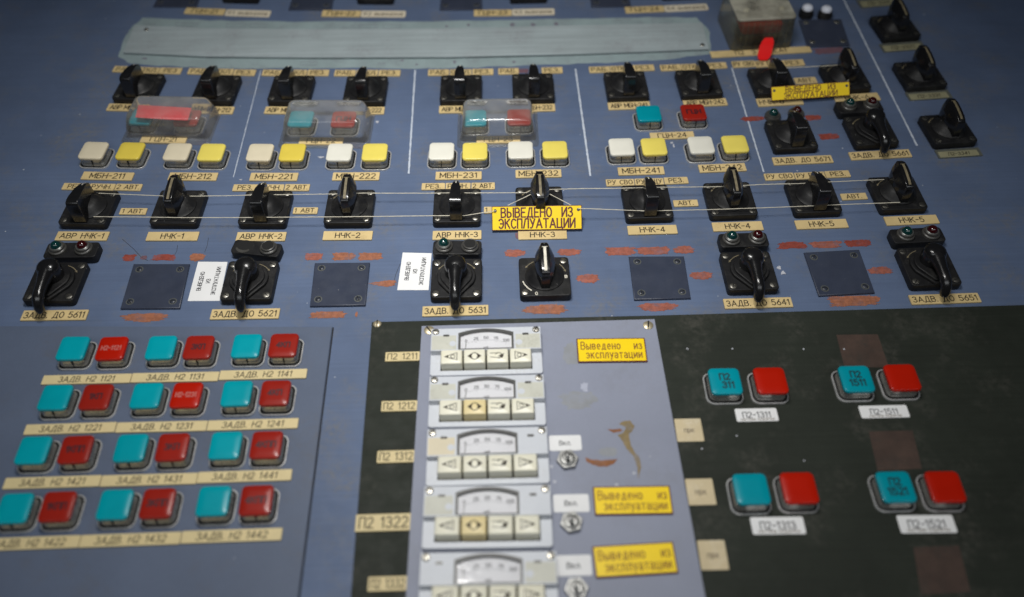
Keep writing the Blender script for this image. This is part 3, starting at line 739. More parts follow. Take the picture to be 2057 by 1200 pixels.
# ================================================================== yellow signs
def sign(px, text, label, zt, zb, thin=False, holes=False):
    tl, tr, br, bl = px
    TL = Vector((*P(*tl, zt), zt)); TR = Vector((*P(*tr, zt), zt)); BR = Vector((*P(*br, zb), zb)); BL = Vector((*P(*bl, zb), zb))
    c = (TL + TR + BR + BL) / 4; u = ((TR - TL) + (BR - BL)) / 2; v = ((TL - BL) + (TR - BR)) / 2
    W, H = u.length, v.length; u.normalize(); A = math.atan2(u.y, u.x); tilt = math.asin(max(-1, min(1, v.z / H)))
    o = obj('warning_sign', finish('warning_sign', extr([rrect(W, H, .5, 2)], -1.6, -.05, .15, 1), M['maroon']), None, c.x, c.y, c.z, A, tilt)
    tag(o, label, 'sign', 'yellow out-of-service signs')
    e = .6 if not thin else .9
    obj('yellow_face', finish('yellow_face', extr([rrect(W - 2 * e, H - 2 * e, .4, 2)], -.06, .0), M['yellow'], False), o)
    if thin: me = lettering(text, H * .31, W * .88, .05, .06, 1.2, gap=.3)
    else: me = lettering(text, H * .37, W * .84, .05, .085, 1.22, gap=.26)
    obj('lettering', finish('lettering', me, M['signink' if thin else 'maroon'], False), o)
    if holes:
        for sx in (-1, 1): obj('eyelet', finish('eyelet', extr([circ(1.5, 14)], -.02, .09), M['darkscrew'], False), o, sx * (W / 2 - 3.2), H / 2 - 4.2)
    return o


UP = ['ВЫВЕДЕНО  ИЗ', 'ЭКСПЛУАТАЦИИ']; LOW = ['Выведено   из', ' эксплуатации']
sign([(987, 415), (1168, 412), (1170, 461), (989, 463.6)], UP, 'yellow sign in bold capitals hung on the twine at the НЧК-3 pointer switch', 17.5, 3.2, False, True)
sign([(1545, 176), (1702, 165), (1712, 191), (1554, 202)], UP, 'yellow sign in capitals hung between the two upper right switches', 16.5, 6, False, True)
sign([(1157, 680), (1295, 679), (1301, 726), (1162, 728)], LOW, 'yellow sign in thin lettering, topmost of three on the grey plate', ZG + 1.7, ZG + 1.7, True)
sign([(1190, 978), (1345, 976), (1353, 1032), (1196, 1035)], LOW, 'yellow sign in thin lettering, middle of three on the grey plate', ZG + 1.7, ZG + 1.7, True)
sign([(1190, 1098), (1352, 1088), (1363, 1151), (1197, 1161)], LOW, 'yellow sign in thin lettering, lowest of three on the grey plate', ZG + 1.7, ZG + 1.7, True)


def sticker(px, label):
    c = sum((P(a, b, .4) for a, b in px), Vector((0, 0))) / 4
    o = obj('paper_sticker', finish('paper_sticker', extr([[(q.x - c.x, q.y - c.y) for q in (P(a, b, .4) for a, b in px)]], .03, .4), M['paper'], False), None, c.x, c.y, 0)
    tag(o, label, 'sticker', 'white out-of-service stickers')
    v = P(*px[0], .4) - P(*px[3], .4); H = v.length; A = math.atan2(v.y, v.x); W = (P(*px[1], .4) - P(*px[0], .4)).length
    obj('lettering', finish('lettering', moved(lettering(['ВЫВЕДЕНО', 'ИЗ', 'ЭКСПЛУАТАЦИИ'], W * .13, H * .86, .43, .085, 1.95, gap=.14), 0, 0, 0, A), M['ink2'], False), o)


sticker([(398, 526), (457, 526.5), (441, 604.5), (377, 605)], 'white printed sticker turned sideways left of the second drooping lever')
sticker([(809, 507.6), (867, 509), (861, 583), (798, 583)], 'white printed sticker turned sideways left of the middle drooping lever')

# ================================================================== rotary switches
PS = 44.5


def plate_mesh():
    return once('swplate', lambda: finish('base_plate', extr([rrect(PS, PS, 3.2, 4)], 0.05, 8, .7), M['black']))


def collar_mesh():
    return once('collar', lambda: finish('collar', lathe([(17.2, 7.9), (17.0, 9.2), (15.9, 9.9), (14.8, 11.2), (11.5, 14.8), (8.5, 17), (.01, 17.5)], 44), M['black']))


def sections(secs, zb, mid=0.0):
    if mid: return [[(-hb * .9, v, zb), (hb * .9, v, zb), (hb, v, zb + (zt - zb) * mid), (ht, v, zt), (-ht, v, zt), (-hb, v, zb + (zt - zb) * mid)] for v, hb, ht, zt in secs]
    return [[(-hb, v, zb), (hb, v, zb), (ht, v, zt), (-ht, v, zt)] for v, hb, ht, zt in secs]


SA = [(-21, 5.8, 5.5, 29.6), (-20.3, 5.9, 5.6, 31.6), (-18.6, 5.9, 5.6, 33.0), (-16, 5.8, 5.5, 33.6), (-12, 5.7, 5.3, 33.6), (0, 5.0, 4.4, 32.2), (9, 4.0, 3.0, 29.4), (14.8, 3.0, 2.0, 25.4)]
SB = [(-15.6, 3.9, 3.2, 26.2), (-15.1, 4.1, 3.3, 28.0), (-13.4, 5.0, 3.4, 29.6), (-9, 7.2, 3.6, 31.2), (0, 8.9, 3.7, 33), (8, 8.4, 3.6, 34), (14, 6.6, 3.3, 33.8), (18.2, 4.4, 2.7, 31.8)]


def strip_on(secs, v0, v1, hw, dz, head=None):
    """a painted line lying on the sloping top of a handle"""
    def zt(v):
        for a, b in zip(secs, secs[1:]):
            if v <= b[0]: return a[3] + (b[3] - a[3]) * (v - a[0]) / (b[0] - a[0])
        return secs[-1][3]
    bm = bmesh.new(); cuts = [v0] + [s_[0] for s_ in secs if v0 < s_[0] < v1] + [v1]; prev = None
    for v in cuts:
        row = [bm.verts.new((-hw, v, zt(v) + dz)), bm.verts.new((hw, v, zt(v) + dz))]
        if prev: bm.faces.new((prev[0], prev[1], row[1], row[0]))
        prev = row
    if head:
        bm.faces.new([bm.verts.new((-hw * 2.3, v1, zt(v1) + dz)), bm.verts.new((hw * 2.3, v1, zt(v1) + dz)), bm.verts.new((0, v1 + head, zt(v1 + head) + dz))])
    return bm_mesh(bm)


def handle_a(): return once('ha', lambda: finish('handle', loft(sections(SA, 9), bev=1.5, seg=4), M['handle'], True, 50))
def handle_b(): return once('hb', lambda: finish('handle', loft(sections(SB, 9, .66), bev=.8, seg=3), M['handle'], True, 50))


def teardrop(r, vtip, n=30):
    pts = []
    a0 = math.degrees(math.asin(min(1, r / abs(vtip)))) * .8
    for k in range(n + 1):
        a = math.radians(-90 + 62 + (360 - 124) * k / n)
        pts.append((r * math.cos(a), r * math.sin(a)))
    return pts + [(-2.6, vtip), (2.6, vtip)]


def boss_mesh():
    def f():
        a = extr([teardrop(17, -23)], 7.9, 11, .9); b = extr([teardrop(14.2, -20.5)], 10.8, 13.2, .9, 3)
        return finish('boss', merge(a, b), M['black'])
    return once('boss', f)


def dome_mesh():
    pr = [(9.4, 13), (9.9, 17), (10.0, 21), (9.7, 24.5), (8.6, 27.3), (6.5, 29.2), (3.4, 30.2), (.01, 30.5)]
    return once('dome', lambda: finish('hub_knob', lathe(pr, 32, 0, 1.5), M['handle'], True, 60))


def lever_mesh():
    pth = [(0, 0, 23), (0, -8, 23.2), (0, -16, 22.6), (0, -24, 21.6), (0, -29, 20), (0, -32.5, 16.5), (0, -34.5, 12.5), (0, -35.3, 9.5), (0, -35.4, 8.6)]
    return once('lever', lambda: finish('lever', tube(pth, [7.4, 6.2, 4.9, 4.7, 4.9, 4.7, 4.3, 3.4, 1.6], 18), M['handle'], True, 60))


def arc_mark(a0, a1, rr=19.3, hw=.35, head=True):
    def f():
        bm = bmesh.new(); pts = arc(0, 0, rr, rr, a0, a1, 10); ribbon(bm, pts, hw, 8.08)
        if head:
            e = Vector(pts[-1]); d = (e - Vector(pts[-2])).normalized(); n_ = Vector((-d.y, d.x))
            bm.faces.new([bm.verts.new((*(e + n_ * 1.1), 8.09)), bm.verts.new((*(e - n_ * 1.1), 8.09)), bm.verts.new((*(e + d * 2.4), 8.09))])
        return finish('arc_mark', bm_mesh(bm), M['arrow_dull'], False)
    return once(('arc', a0, a1), f)


def switch(kind, px, py, label, group, bright=False, missing=(), marks=True):
    c = P(px, py, 8); A = ang(px, py, 8) + random.uniform(-.008, .008)
    t = thing('rotary_switch', label, 'switch', group, c.x, c.y, 0, A)
    obj('base_plate', plate_mesh(), t)
    k = 0
    for sx in (-1, 1):
        for sy in (-1, 1):
            x, y = sx * 17.6, sy * 17.4
            obj('screw_well', once('well', lambda: finish('screw_well', extr([circ(3.6, 20)], 7.9, 8.05), M['hole'], False)), t, x, y)
            if (sx, sy) not in missing: add_screw(t, x, y, 8.02, 2.9, .35, 'screw')
    if kind in 'AB': obj('collar', collar_mesh(), t)
    if kind == 'A':
        h = obj('handle', handle_a(), t)
        obj('pointer_line', once('pl', lambda: finish('pointer_line', strip_on(SA, 6.5, 13.2, .4, .12), M['arrow'], False)), h)
        for a in (20, 160, 268): pass
    elif kind == 'B':
        h = obj('handle', handle_b(), t)
        key = 'arrow' if bright else 'arrow_dull'
        obj('pointer_arrow', once(('pa', key), lambda: finish('pointer_arrow', strip_on(SB, -12.5, 11, 1.15, .14, 5.2), M[key], False)), h)
        if marks: obj('arc_mark', arc_mark(118, 142), t)
    else:
        obj('boss', boss_mesh(), t)
        h = obj('handle', dome_mesh(), t); obj('lever', lever_mesh(), h)
        obj('arc_mark', arc_mark(108, 142, 18.8), t); obj('arc_mark', arc_mark(72, 38, 18.8), t)
    return t


top_c = [(489, -24, 'К1'), (757, -22, 'К2'), (1060, -24, 'К3'), (1361, -31, 'К4')]
for (x, y, t), od in zip(top_c, ORD8):
    switch('A', x, y, '%s black switch of the four cut by the top edge' % od, 'switches at the top edge')
for od, nm, (x, y) in zip(ORD8, sw_names, ((278, 173), (434, 176), (585, 177), (734, 178), (926, 176), (1071, 173), (1258, 169), (1404, 165))):
    switch('A', x, y, 'black beak handled switch above the label %s, %s of the upper row' % (nm, od), 'upper row switches')
switch('A', 1552, 161, 'black beak handled switch behind the left end of the upper yellow sign', 'upper right switches')
switch('B', 1698, 153, 'black pointer switch with arrow right of the upper yellow sign', 'upper right switches')
for x, y, wh in ((1799, 52, 'topmost of the right column above tag П2-3321'), (1849, 148, 'second of the right column above tag П2-3331'), (1905, 258, 'lowest of the right column above tag П2-3341')):
    switch('B', x, y, 'black pointer switch, ' + wh, 'right column switches')
for od, (k, x, y, nm, d) in zip(ORD10, (('A', 178, 416, 'АВР НЧК-1', 'beak handled'), ('B', 358, 415, 'НЧК-1', 'pointer'), ('A', 533, 415.5, 'АВР НЧК-2', 'beak handled'), ('B', 702, 414, 'НЧК-2', 'pointer'), ('A', 918, 412, 'АВР НЧК-3', 'beak handled'),
                       ('B', 1084, 408, 'НЧК-3', 'pointer'), ('A', 1300, 404, 'НЧК-4', 'beak handled'), ('B', 1467, 399, 'НЧК-4', 'pointer'), ('A', 1634, 393, 'НЧК-5', 'beak handled'), ('B', 1803, 387, 'НЧК-5', 'pointer'))):
    switch(k, x, y, 'black %s switch above the label %s, %s along the twine' % (d, nm, od), 'switches joined by twine')
for x, y, nm, wh in ((111, 565, '5611', 'leftmost'), (501, 562, '5621', 'second from the left'), (917, 558, '5631', 'middle one of its row'), (1505, 543, '5641', 'right of the middle'), (1866, 534, '5651', 'rightmost'), (1750, 261, '5661', 'in the upper right corner')):
    switch('C', x, y, 'black switch with drooping lever above the label ЗАДВ. ДО %s, %s' % (nm, wh), 'valve lever switches')
switch('A', 1590, 269, 'black beak handled switch below two small lamps, label ЗАДВ. ДО 5671', 'valve lever switches')
t = switch('B', 1094, 555, 'black pointer switch with a bright white arrow and no label', 'valve lever switches', True, ((-1, 1), (1, -1)))
obj('arc_mark', arc_mark(44, 20), t); obj('arc_mark', once('arcD', lambda: finish('arc_mark', bpy.data.meshes['arc_mark'].copy() if False else (lambda bm: (ribbon(bm, arc(0, 0, 20, 20, 196, 232, 10), .5, 8.08), bm_mesh(bm))[1])(bmesh.new()), M['arrow'], False)), t)
obj('lettering', finish('lettering', lettering('0', 3, 0, 8.1, .1), M['arrow'], False), t, -8, -19.5)
obj('lettering', finish('lettering', lettering('В', 3, 0, 8.1, .1), M['arrow'], False), t, 18.8, -1)


# ================================================================== blank cover plates
def blank(px, label, lw=None):
    c = sum((P(a, b, 2) for a, b in px), Vector((0, 0))) / 4
    o = obj('blank_cover', finish('blank_cover', extr([[(q.x - c.x, q.y - c.y) for q in (P(a, b, 2.4) for a, b in px)]], .03, 2.4, .95, 4), M['cover'], True, 50), None, c.x, c.y)
    tag(o, label, 'cover plate', 'blank cover plates')
    for k, (a, b) in enumerate(px):
        q = P(a, b, 2) - c; q = q * .72
        obj('screw_well', once('bwell', lambda: finish('screw_well', extr([circ(3.6, 20), circ(2.5, 20)[::-1]], 2.3, 2.46), M['ringlight'], False)), o, q.x, q.y)
        add_screw(o, q.x, q.y, 2.4, 2.5, .8, lw or 'darkscrew')
    return o


blank([(268, 530), (381, 530), (361, 619), (241, 620)], 'dark blue blank cover left of the first white sticker')
blank([(632, 528), (743, 527), (734, 613), (622, 615)], 'dark blue blank cover left of the second white sticker')
blank([(1263, 515), (1374, 514.5), (1388, 599), (1274, 602)], 'dark blue blank cover left of the ЗАДВ. ДО 5641 lever')
blank([(1615, 507), (1726, 501), (1758, 588), (1645, 594)], 'dark blue blank cover between the two rightmost drooping levers')
blank([(1605, 39), (1690, 38), (1708, 91), (1622, 93)], 'dark blank cover under the two white lamps right of the clear box', 'screw')
blank([(336, -40), (412, -39), (394, 13), (307, 12.5)], 'dark blank cover at the top edge, leftmost of four')
blank([(597, -34), (675, -34), (666, 18.5), (579, 18.5)], 'dark blank cover at the top edge, second of four')
blank([(888, -34), (966, -34), (969, 18), (883, 19)], 'dark blank cover at the top edge, third of four')
blank([(1181, -38), (1256, -39), (1268, 11.5), (1188, 13)], 'dark blank cover at the top edge, fourth of four')


# ================================================================== indicator lamps
def lens_mesh(mt): return once(('lens', mt), lambda: finish('lens', lathe([(4.7, 0), (4.7, 1.2), (4.2, 3.0), (3.2, 4.4), (1.7, 5.3), (.01, 5.6)], 26), M[mt], True, 60))
def ring_mesh(): return once('lring', lambda: finish('lamp_ring', lathe([(7.9, 0), (7.9, 2.2), (7.2, 3.0), (6.6, 3.2), (6.3, 5.0), (5.6, 5.4), (5.0, 5.2), (4.7, 3.4), (.01, 3.3)], 32), M['ring']))
def bez_mesh(): return once('lbez', lambda: finish('bezel', lathe([(5.7, 5.2), (5.7, 5.8), (5.2, 6.1), (4.75, 5.8), (4.7, 4.8), (5.2, 4.8)], 32), M['ringlight']))


def add_lamp(parent, x, y, z, mt):
    l_ = obj('lamp', ring_mesh(), parent, x, y, z)
    if mt: obj('bezel', bez_mesh(), l_); obj('lens', lens_mesh(mt), l_, 0, 0, 4.6)
    else: obj('socket_hole', once('lhole', lambda: finish('socket_hole', extr([circ(5.2, 12)], 3.3, 5.0), M['hole'], False)), l_, 0, 0, .5)
    return l_


def lamp_block(px, label, lenses, h_=9):
    c = sum((P(a, b, h_) for a, b in px), Vector((0, 0))) / 4
    tl, tr, br, bl = [P(a, b, h_) for a, b in px]
    u = (tr - tl) + (br - bl); A = math.atan2(u.y, u.x); W = u.length / 2; H = ((tl - bl) + (tr - br)).length / 2
    o = obj('lamp_block', finish('lamp_block', extr([rrect(W, H, 3.2, 4)], .05, h_, .7), M['black']), None, c.x, c.y, 0, A)
    tag(o, label, 'indicator block', 'two-lamp indicator blocks')
    for sx, mt in zip((-1, 1), lenses):
        if mt == 'open':
            obj('open_hole', once('ohole', lambda: finish('open_hole', extr([circ(8, 28)], 8.8, 9.08), M['hole'], False)), o, sx * 11.7, 0)
            obj('hole_lip', once('olip', lambda: finish('hole_lip', loft([[(7.4 * math.cos(a), 7.4 * math.sin(a), 9.12) for a in (3.5 + .28 * k for k in range(9))] + [(6.2 * math.cos(a), 4.2 * math.sin(a), 9.12) for a in (3.5 + .28 * k for k in range(8, -1, -1))]], True, False), M['ring'], False)), o, sx * 11.7, 0)
        else: add_lamp(o, sx * 11.7, 0, h_, mt)
    return o


lamp_block([(96, 488), (198, 486.5), (194, 516), (86, 518)], 'black lamp block with red and green lamps at the left end of its row', ('lens_g', 'lens_r'))
lamp_block([(474, 481), (569, 490), (557, 517), (461, 506)], 'tilted black lamp block with two empty sockets', ('open', None))
lamp_block([(871, 483), (967, 483.5), (967, 511), (868, 511)], 'black lamp block with one green lamp and one empty socket', ('lens_g', None))
lamp_block([(1443, 470), (1539, 466), (1546, 494), (1448, 497)], 'black lamp block with green and red lamps right of the middle yellow sign', ('lens_g', 'lens_r'))
lamp_block([(1788, 461.5), (1890, 455), (1900, 484), (1795, 489)], 'black lamp block with green and red lamps at the right end of its row', ('lens_g', 'lens_r'))
lamp_block([(1680, 204), (1768, 200), (1775, 223), (1684, 228)], 'black lamp block just below the upper yellow sign', ('lens_g', 'lens_r'))


def single_lamp(px, py, label, mt, hh):
    c = P(px, py, hh)
    o = obj('indicator_lamp', once(('sl', hh), lambda: finish('indicator_lamp', lathe([(8.3, .05), (8.3, hh * .55), (7.6, hh * .75), (6.6, hh * .8), (6.3, hh), (5, hh), (.01, hh)], 32), M['ring' if mt != 'lens_w' else 'black'])), None, c.x, c.y)
    tag(o, label, 'lamp', 'single indicator lamps')
    if mt == 'lens_w': obj('lens', once('wl', lambda: finish('lens', lathe([(6.2, 0), (6.2, 1.5), (5.6, 3.2), (4, 4.6), (.01, 5.2)], 28), M[mt], True, 60)), o, 0, 0, hh - .1)
    else: obj('lens', lens_mesh(mt), o, 0, 0, hh - .2)


single_lamp(1554, 228, 'small dark green lamp above the upper right beak handled switch', 'lens_g', 6)
single_lamp(1601, 223, 'small dark red lamp above the upper right beak handled switch', 'lens_r', 6)
single_lamp(1622, 18, 'white domed lamp beside the clear box, left of two', 'lens_w', 10)
single_lamp(1660, 21, 'white domed lamp beside the clear box, right of two', 'lens_w', 10)

# ================================================================== square push buttons


def rim_mesh(): return once('rim', lambda: finish('rim', extr([rrect(29.6, 29.6, 6.4, 6), rrect(27.6, 27.6, 5.6, 6)[::-1]], .05, 1.7), M['rim'], True))
def well_mesh(): return once('well2', lambda: finish('well', extr([rrect(28.2, 28.2, 5.6, 6)], .02, .3), M['hole'], False))


def ringz(w_, h_, r, z): return [(x, y, z) for x, y in rrect(w_, h_, r, 5)]


def body_mesh(): return once('body', lambda: finish('body', loft([ringz(23.8, 23.8, 4.5, .2), ringz(24.6, 24.6, 4.6, 2.0), ringz(24.3, 24.3, 4.6, 3.2), ringz(23.2, 23.2, 4.4, 4.6), ringz(22.3, 22.3, 4.4, 5.2), ringz(22.2, 22.2, 4.4, 9.9)]), M['chrome'], True, 50))
def seam_mesh(): return once('seam', lambda: finish('seam', extr([[(-.35, -12.3), (.35, -12.3), (.35, -11), (-.35, -11)]], .6, 8.8), M['hole'], False))


def cap_mesh(mt): return once(('cap', mt), lambda: finish('cap', loft([ringz(24.3, 24.3, 3.6, 9.6), ringz(24.8, 24.8, 3.8, 10.0), ringz(24.8, 24.8, 3.8, 11.4), ringz(24.5, 24.5, 3.7, 12.0), ringz(23.9, 23.9, 3.6, 12.45), ringz(23.1, 23.1, 3.4, 12.65), ringz(12, 12, 2, 12.7)]), M[mt], True, 75))


def button(px, py, mt, label, group, z0=0.0, text=None, ink='capink', seam=None, lead=1.4, sc=.24, size=(1, 1)):
    c = P(px, py - 1, z0 + 12.6); A = ang(px, py, z0 + 12)
    t = thing('push_button', label, 'push button', group, c.x, c.y, z0, A + random.uniform(-.012, .012))
    obj('rim', rim_mesh(), t); obj('well', well_mesh(), t); b = obj('body', body_mesh(), t)
    if seam if seam is not None else random.random() < .6: obj('seam', seam_mesh(), b, random.uniform(-1.2, 1.2))
    cp = obj('cap', cap_mesh(mt), t, 0, 0, random.uniform(-.4, .3), 0, random.uniform(-.01, .01))
    t.scale = (size[0], size[1], 1)
    if text: obj('lettering', finish('lettering', lettering(text, 25 * sc, 17, 12.8, .12, lead), M[ink], False), cp)
    return t


G1 = 'white and yellow pump buttons'
for od, (nm, w_, y_, mw, my) in zip(ORD8, (('211', (187, 302.5), (261, 303), 'cap_cream', 'cap_deepyellow'), ('212', (355.6, 304.5), (424, 305.5), 'cap_cream', 'cap_yellow'), ('221', (522, 306.6), (587, 306), 'cap_cream', 'cap_deepyellow'),
                           ('222', (681.6, 305.6), (752.6, 306), 'cap_white', 'cap_yellow'), ('231', (887, 304), (954, 304), 'cap_white', 'cap_yellow'), ('232', (1045.6, 301), (1114.8, 300.4), 'cap_white', 'cap_yellow'),
                           ('241', (1249, 295), (1314, 294), 'cap_white', 'cap_yellow'), ('242', (1408.6, 291.4), (1476.8, 289.6), 'cap_white', 'cap_yellow'))):
    button(*w_, mw, 'ivory square push button above the label МБН-%s, %s pair' % (nm, od), G1)
    button(*y_, my, 'yellow square push button above the label МБН-%s, %s pair' % (nm, od), G1)
G2 = 'teal and red pump buttons'
for nm, a, b, wh in (('21', (284, 235), (376, 237), 'under the clear cover with red paper'), ('22', (604, 239), (690, 239.5), 'under the middle hazy clear cover'), ('23', (953, 237), (1043, 235.5), 'under the right clear button cover'),
                     ('24', (1303.4, 228.6), (1393.6, 225), 'with no cover, above the label ГЦН-24')):
    button(*a, 'cap_teal2', 'teal push button ' + wh, G2)
    button(*b, 'cap_red', 'red push button ' + wh, G2, 0, 'ГЦН' if nm in ('22', '24') else None)
G3 = 'valve buttons on the left plate'
lt = [[('1121', (145.5, 700), (223.5, 700), 'Н2-1121', 1), ('1131', (322.5, 697.7), (398, 697.5), 'ЗКП', 0), ('1141', (494.5, 694.5), (569, 694), '4КП', 0)],
      [('1221', (110, 799), (192, 797), '1КП', 0), ('1231', (293, 794.5), (373.5, 793.5), 'Н2-1231', 1), ('1241', (475, 791), (552, 789.5), '4КП', 0)],
      [('1421', (66, 905), (151, 903), '1КПП', 0), ('1431', (261.7, 900), (345.6, 898.5), '3КП', 0), ('1441', (452, 895), (534, 893.5), '4КПП', 0)],
      [('1422', (27, 1021), (114.5, 1018), '1КПП', 0), ('1432', (229.6, 1013.7), (315.7, 1011.5), '3КПП', 0), ('1442', (428, 1007), (514, 1005), '4КПП', 0)]]
for ri, r_ in enumerate(lt):
    for ci, (nm, a, b, tx, wt) in enumerate(r_):
        button(*a, 'cap_teal', 'teal push button above the label ЗАДВ. Н2 %s, %s row, %s pair' % (nm, RW[ri], CW[ci]), G3, ZL, size=(.93, .95))
        button(*b, 'cap_red2' if wt else 'cap_red', 'red push button above the label ЗАДВ. Н2 %s, %s row, %s pair' % (nm, RW[ri], CW[ci]), G3, ZL, tx, 'capink_w' if wt else 'capink', sc=.17 if wt else .2, size=(.93, .95))
G4 = 'valve buttons on the black plate'
for nm, a, b, tx in (('П2-1311', (1457.4, 766), (1548.6, 765), ['П2', ' 311']), ('П2-1511', (1721, 761), (1813.5, 758), ['П2', '1511']), ('П2-1313', (1510, 983.4), (1606, 980.5), None), ('П2-1521', (1801, 978), (1900, 977.5), ['П2', '1521'])):
    button(*a, 'cap_teal2', 'teal push button above the %s paper label %s' % (PW[nm], nm), G4, ZB, tx, 'capink_t', seam=False, sc=.22)
    button(*b, 'cap_red2', 'plain red push button above the %s paper label %s' % (PW[nm], nm), G4, ZB, seam=False)


# ================================================================== clear covers
def cover(cx, y_front, wpx, label, paper=None):
    """a blown bubble of clear plastic on a flat flange, set over a button pair"""
    c = P(cx, y_front, 0); A = ang(cx, y_front - 35); W = (P(cx + wpx / 2, y_front) - P(cx - wpx / 2, y_front)).length
    D = 58; o_y = D / 2
    u = Vector((math.cos(A), math.sin(A))); v = Vector((-u.y, u.x)); c = c + v * o_y
    t = thing('button_cover', label, 'clear cover', 'clear covers over pump buttons', c.x, c.y, 0, A)

    def rg(w_, h_, r, z, dy=0): return [(x, y + dy, z) for x, y in rrect(w_, h_, r, 7)]
    fl = extr([rrect(W, D, 4, 4), rrect(W - 5, D - 12, 5, 7, 0, 3)[::-1]], .1, 1.1)
    obj('flange', finish('flange', fl, M['clearflat'], True), t)
    b = loft([rg(W - 5, D - 12, 5, 1.1, 3), rg(W - 8, D - 15, 5.5, 9, 3.2), rg(W - 12, D - 19, 6, 17.5, 3.4), rg(W - 14, D - 21, 6, 20.6, 3.5), rg(W - 16.2, D - 23.2, 5.6, 22.2, 3.5), rg(W - 19.5, D - 26.5, 5, 23.3, 3.6), rg(W - 25, D - 32, 4, 23.8, 3.6), rg(W - 45, D - 50, 2, 24, 3.6)], False, True)
    obj('bubble', finish('bubble', b, M['clear'], True, 80), t)
    return t


cover(331, 291, 180, 'clear plastic cover with a strip of red paper on it')
cover(650, 299, 184, 'clear hazy plastic cover, middle one of three')
cover(1000.5, 296.5, 165, 'clear plastic cover left of the uncovered teal button')
ppx = [(278, 211), (385, 217), (377, 243), (272, 236)]
pc = sum((P(a, b, 20.2) for a, b in ppx), Vector((0, 0))) / 4
tag(obj('red_paper', finish('red_paper', extr([[(q.x - pc.x, q.y - pc.y) for q in (P(a, b, 20.2) for a, b in ppx)]], 19.9, 20.2), M['pinkpaper'], False), None, pc.x, pc.y),
    'strip of red paper lying inside the leftmost clear cover', 'paper')

# tall yellowed box at the top right
bc = P(1528, 102, 0); bA = ang(1528, 80)
bu = Vector((math.cos(bA), math.sin(bA))); bv = Vector((-bu.y, bu.x)); bc = bc + bv * 34
bx = thing('clear_box', 'tall yellowed clear plastic box over a red button at the top right', 'clear cover', None, bc.x, bc.y, 0, bA)
obj('shell', finish('shell', loft([[(x, y, z) for x, y in rrect(w_, d_, r, 6)] for w_, d_, r, z in ((69, 68, 4, .3), (65.5, 64.5, 4.2, 37))], False, False), M['milky'], True, 50), bx)
obj('lid', finish('lid', extr([rrect(65.8, 64.8, 4.4, 6)], 37.05, 40.5, 1.3, 3), M['lid'], True, 50), bx)
for k in range(9):
    obj('rib', once('rib', lambda: finish('rib', loft([[(-.35, -33.2, 2), (.35, -33.2, 2), (.35, -32.6, 2), (-.35, -32.6, 2)], [(-.35, -31.9, 35), (.35, -31.9, 35), (.35, -31.3, 35), (-.35, -31.3, 35)]]), M['milky'], False)), bx, -26 + 6.5 * k)
for x, y in ((-20, -15), (20, -15)):
    obj('lid_screw', finish('lid_screw', lathe([(3.4, 40.4), (3.2, 41.4), (.01, 41.8)], 18, x, y), M['lid']), bx)
rc = bc + bv * -8
rb = thing('push_button', 'large dark red button inside the yellowed clear box', 'push button', 'teal and red pump buttons', rc.x, rc.y, 0, bA)
obj('body', finish('body', extr([rrect(44, 34, 4)], .1, 16, 1), M['hole']), rb)
obj('cap', finish('cap', extr([rrect(46, 36, 5)], 15.5, 28, 2.5, 3), M['cap_red']), rb)
label_plate('П2  3     СА1', 1428, 1629, 104, 12, 'long tan label half hidden under the yellowed clear box', frac=.6, wfrac=.94, group='pump labels by the covered buttons')
# red tag strip hanging off the box front
tp = [Vector((*P(1544, 78, 15), 15)), Vector((*P(1542, 86, 13.5), 13.5)), Vector((*P(1539, 95, 11), 11)), Vector((*P(1537, 104, 8), 8)), Vector((*P(1535, 113, 5.5), 5.5)), Vector((*P(1534, 119, 3.8), 3.8)), Vector((*P(1534, 122, 3.2), 3.2))]
t0 = tp[-1]; bm = bmesh.new(); prev = None
for i, p in enumerate(tp):
    hw = (4.5, 6.8, 7.6, 7.8, 7.4, 6, 3.5)[i]; p = p - Vector((t0.x, t0.y, 0)); row = [bm.verts.new((p.x - hw, p.y, p.z)), bm.verts.new((p.x + hw, p.y, p.z))]
    if prev: bm.faces.new((prev[0], prev[1], row[1], row[0]))
    prev = row
ex = bmesh.ops.extrude_face_region(bm, geom=bm.faces[:]); bmesh.ops.translate(bm, verts=[e for e in ex['geom'] if isinstance(e, bmesh.types.BMVert)], vec=(0, 0, 1.2))
tag(obj('red_tag', finish('red_tag', bm_mesh(bm), M['redtag'], True, 60), None, t0.x, t0.y), 'bright red plastic tag sticking out in front of the clear box', 'tag')


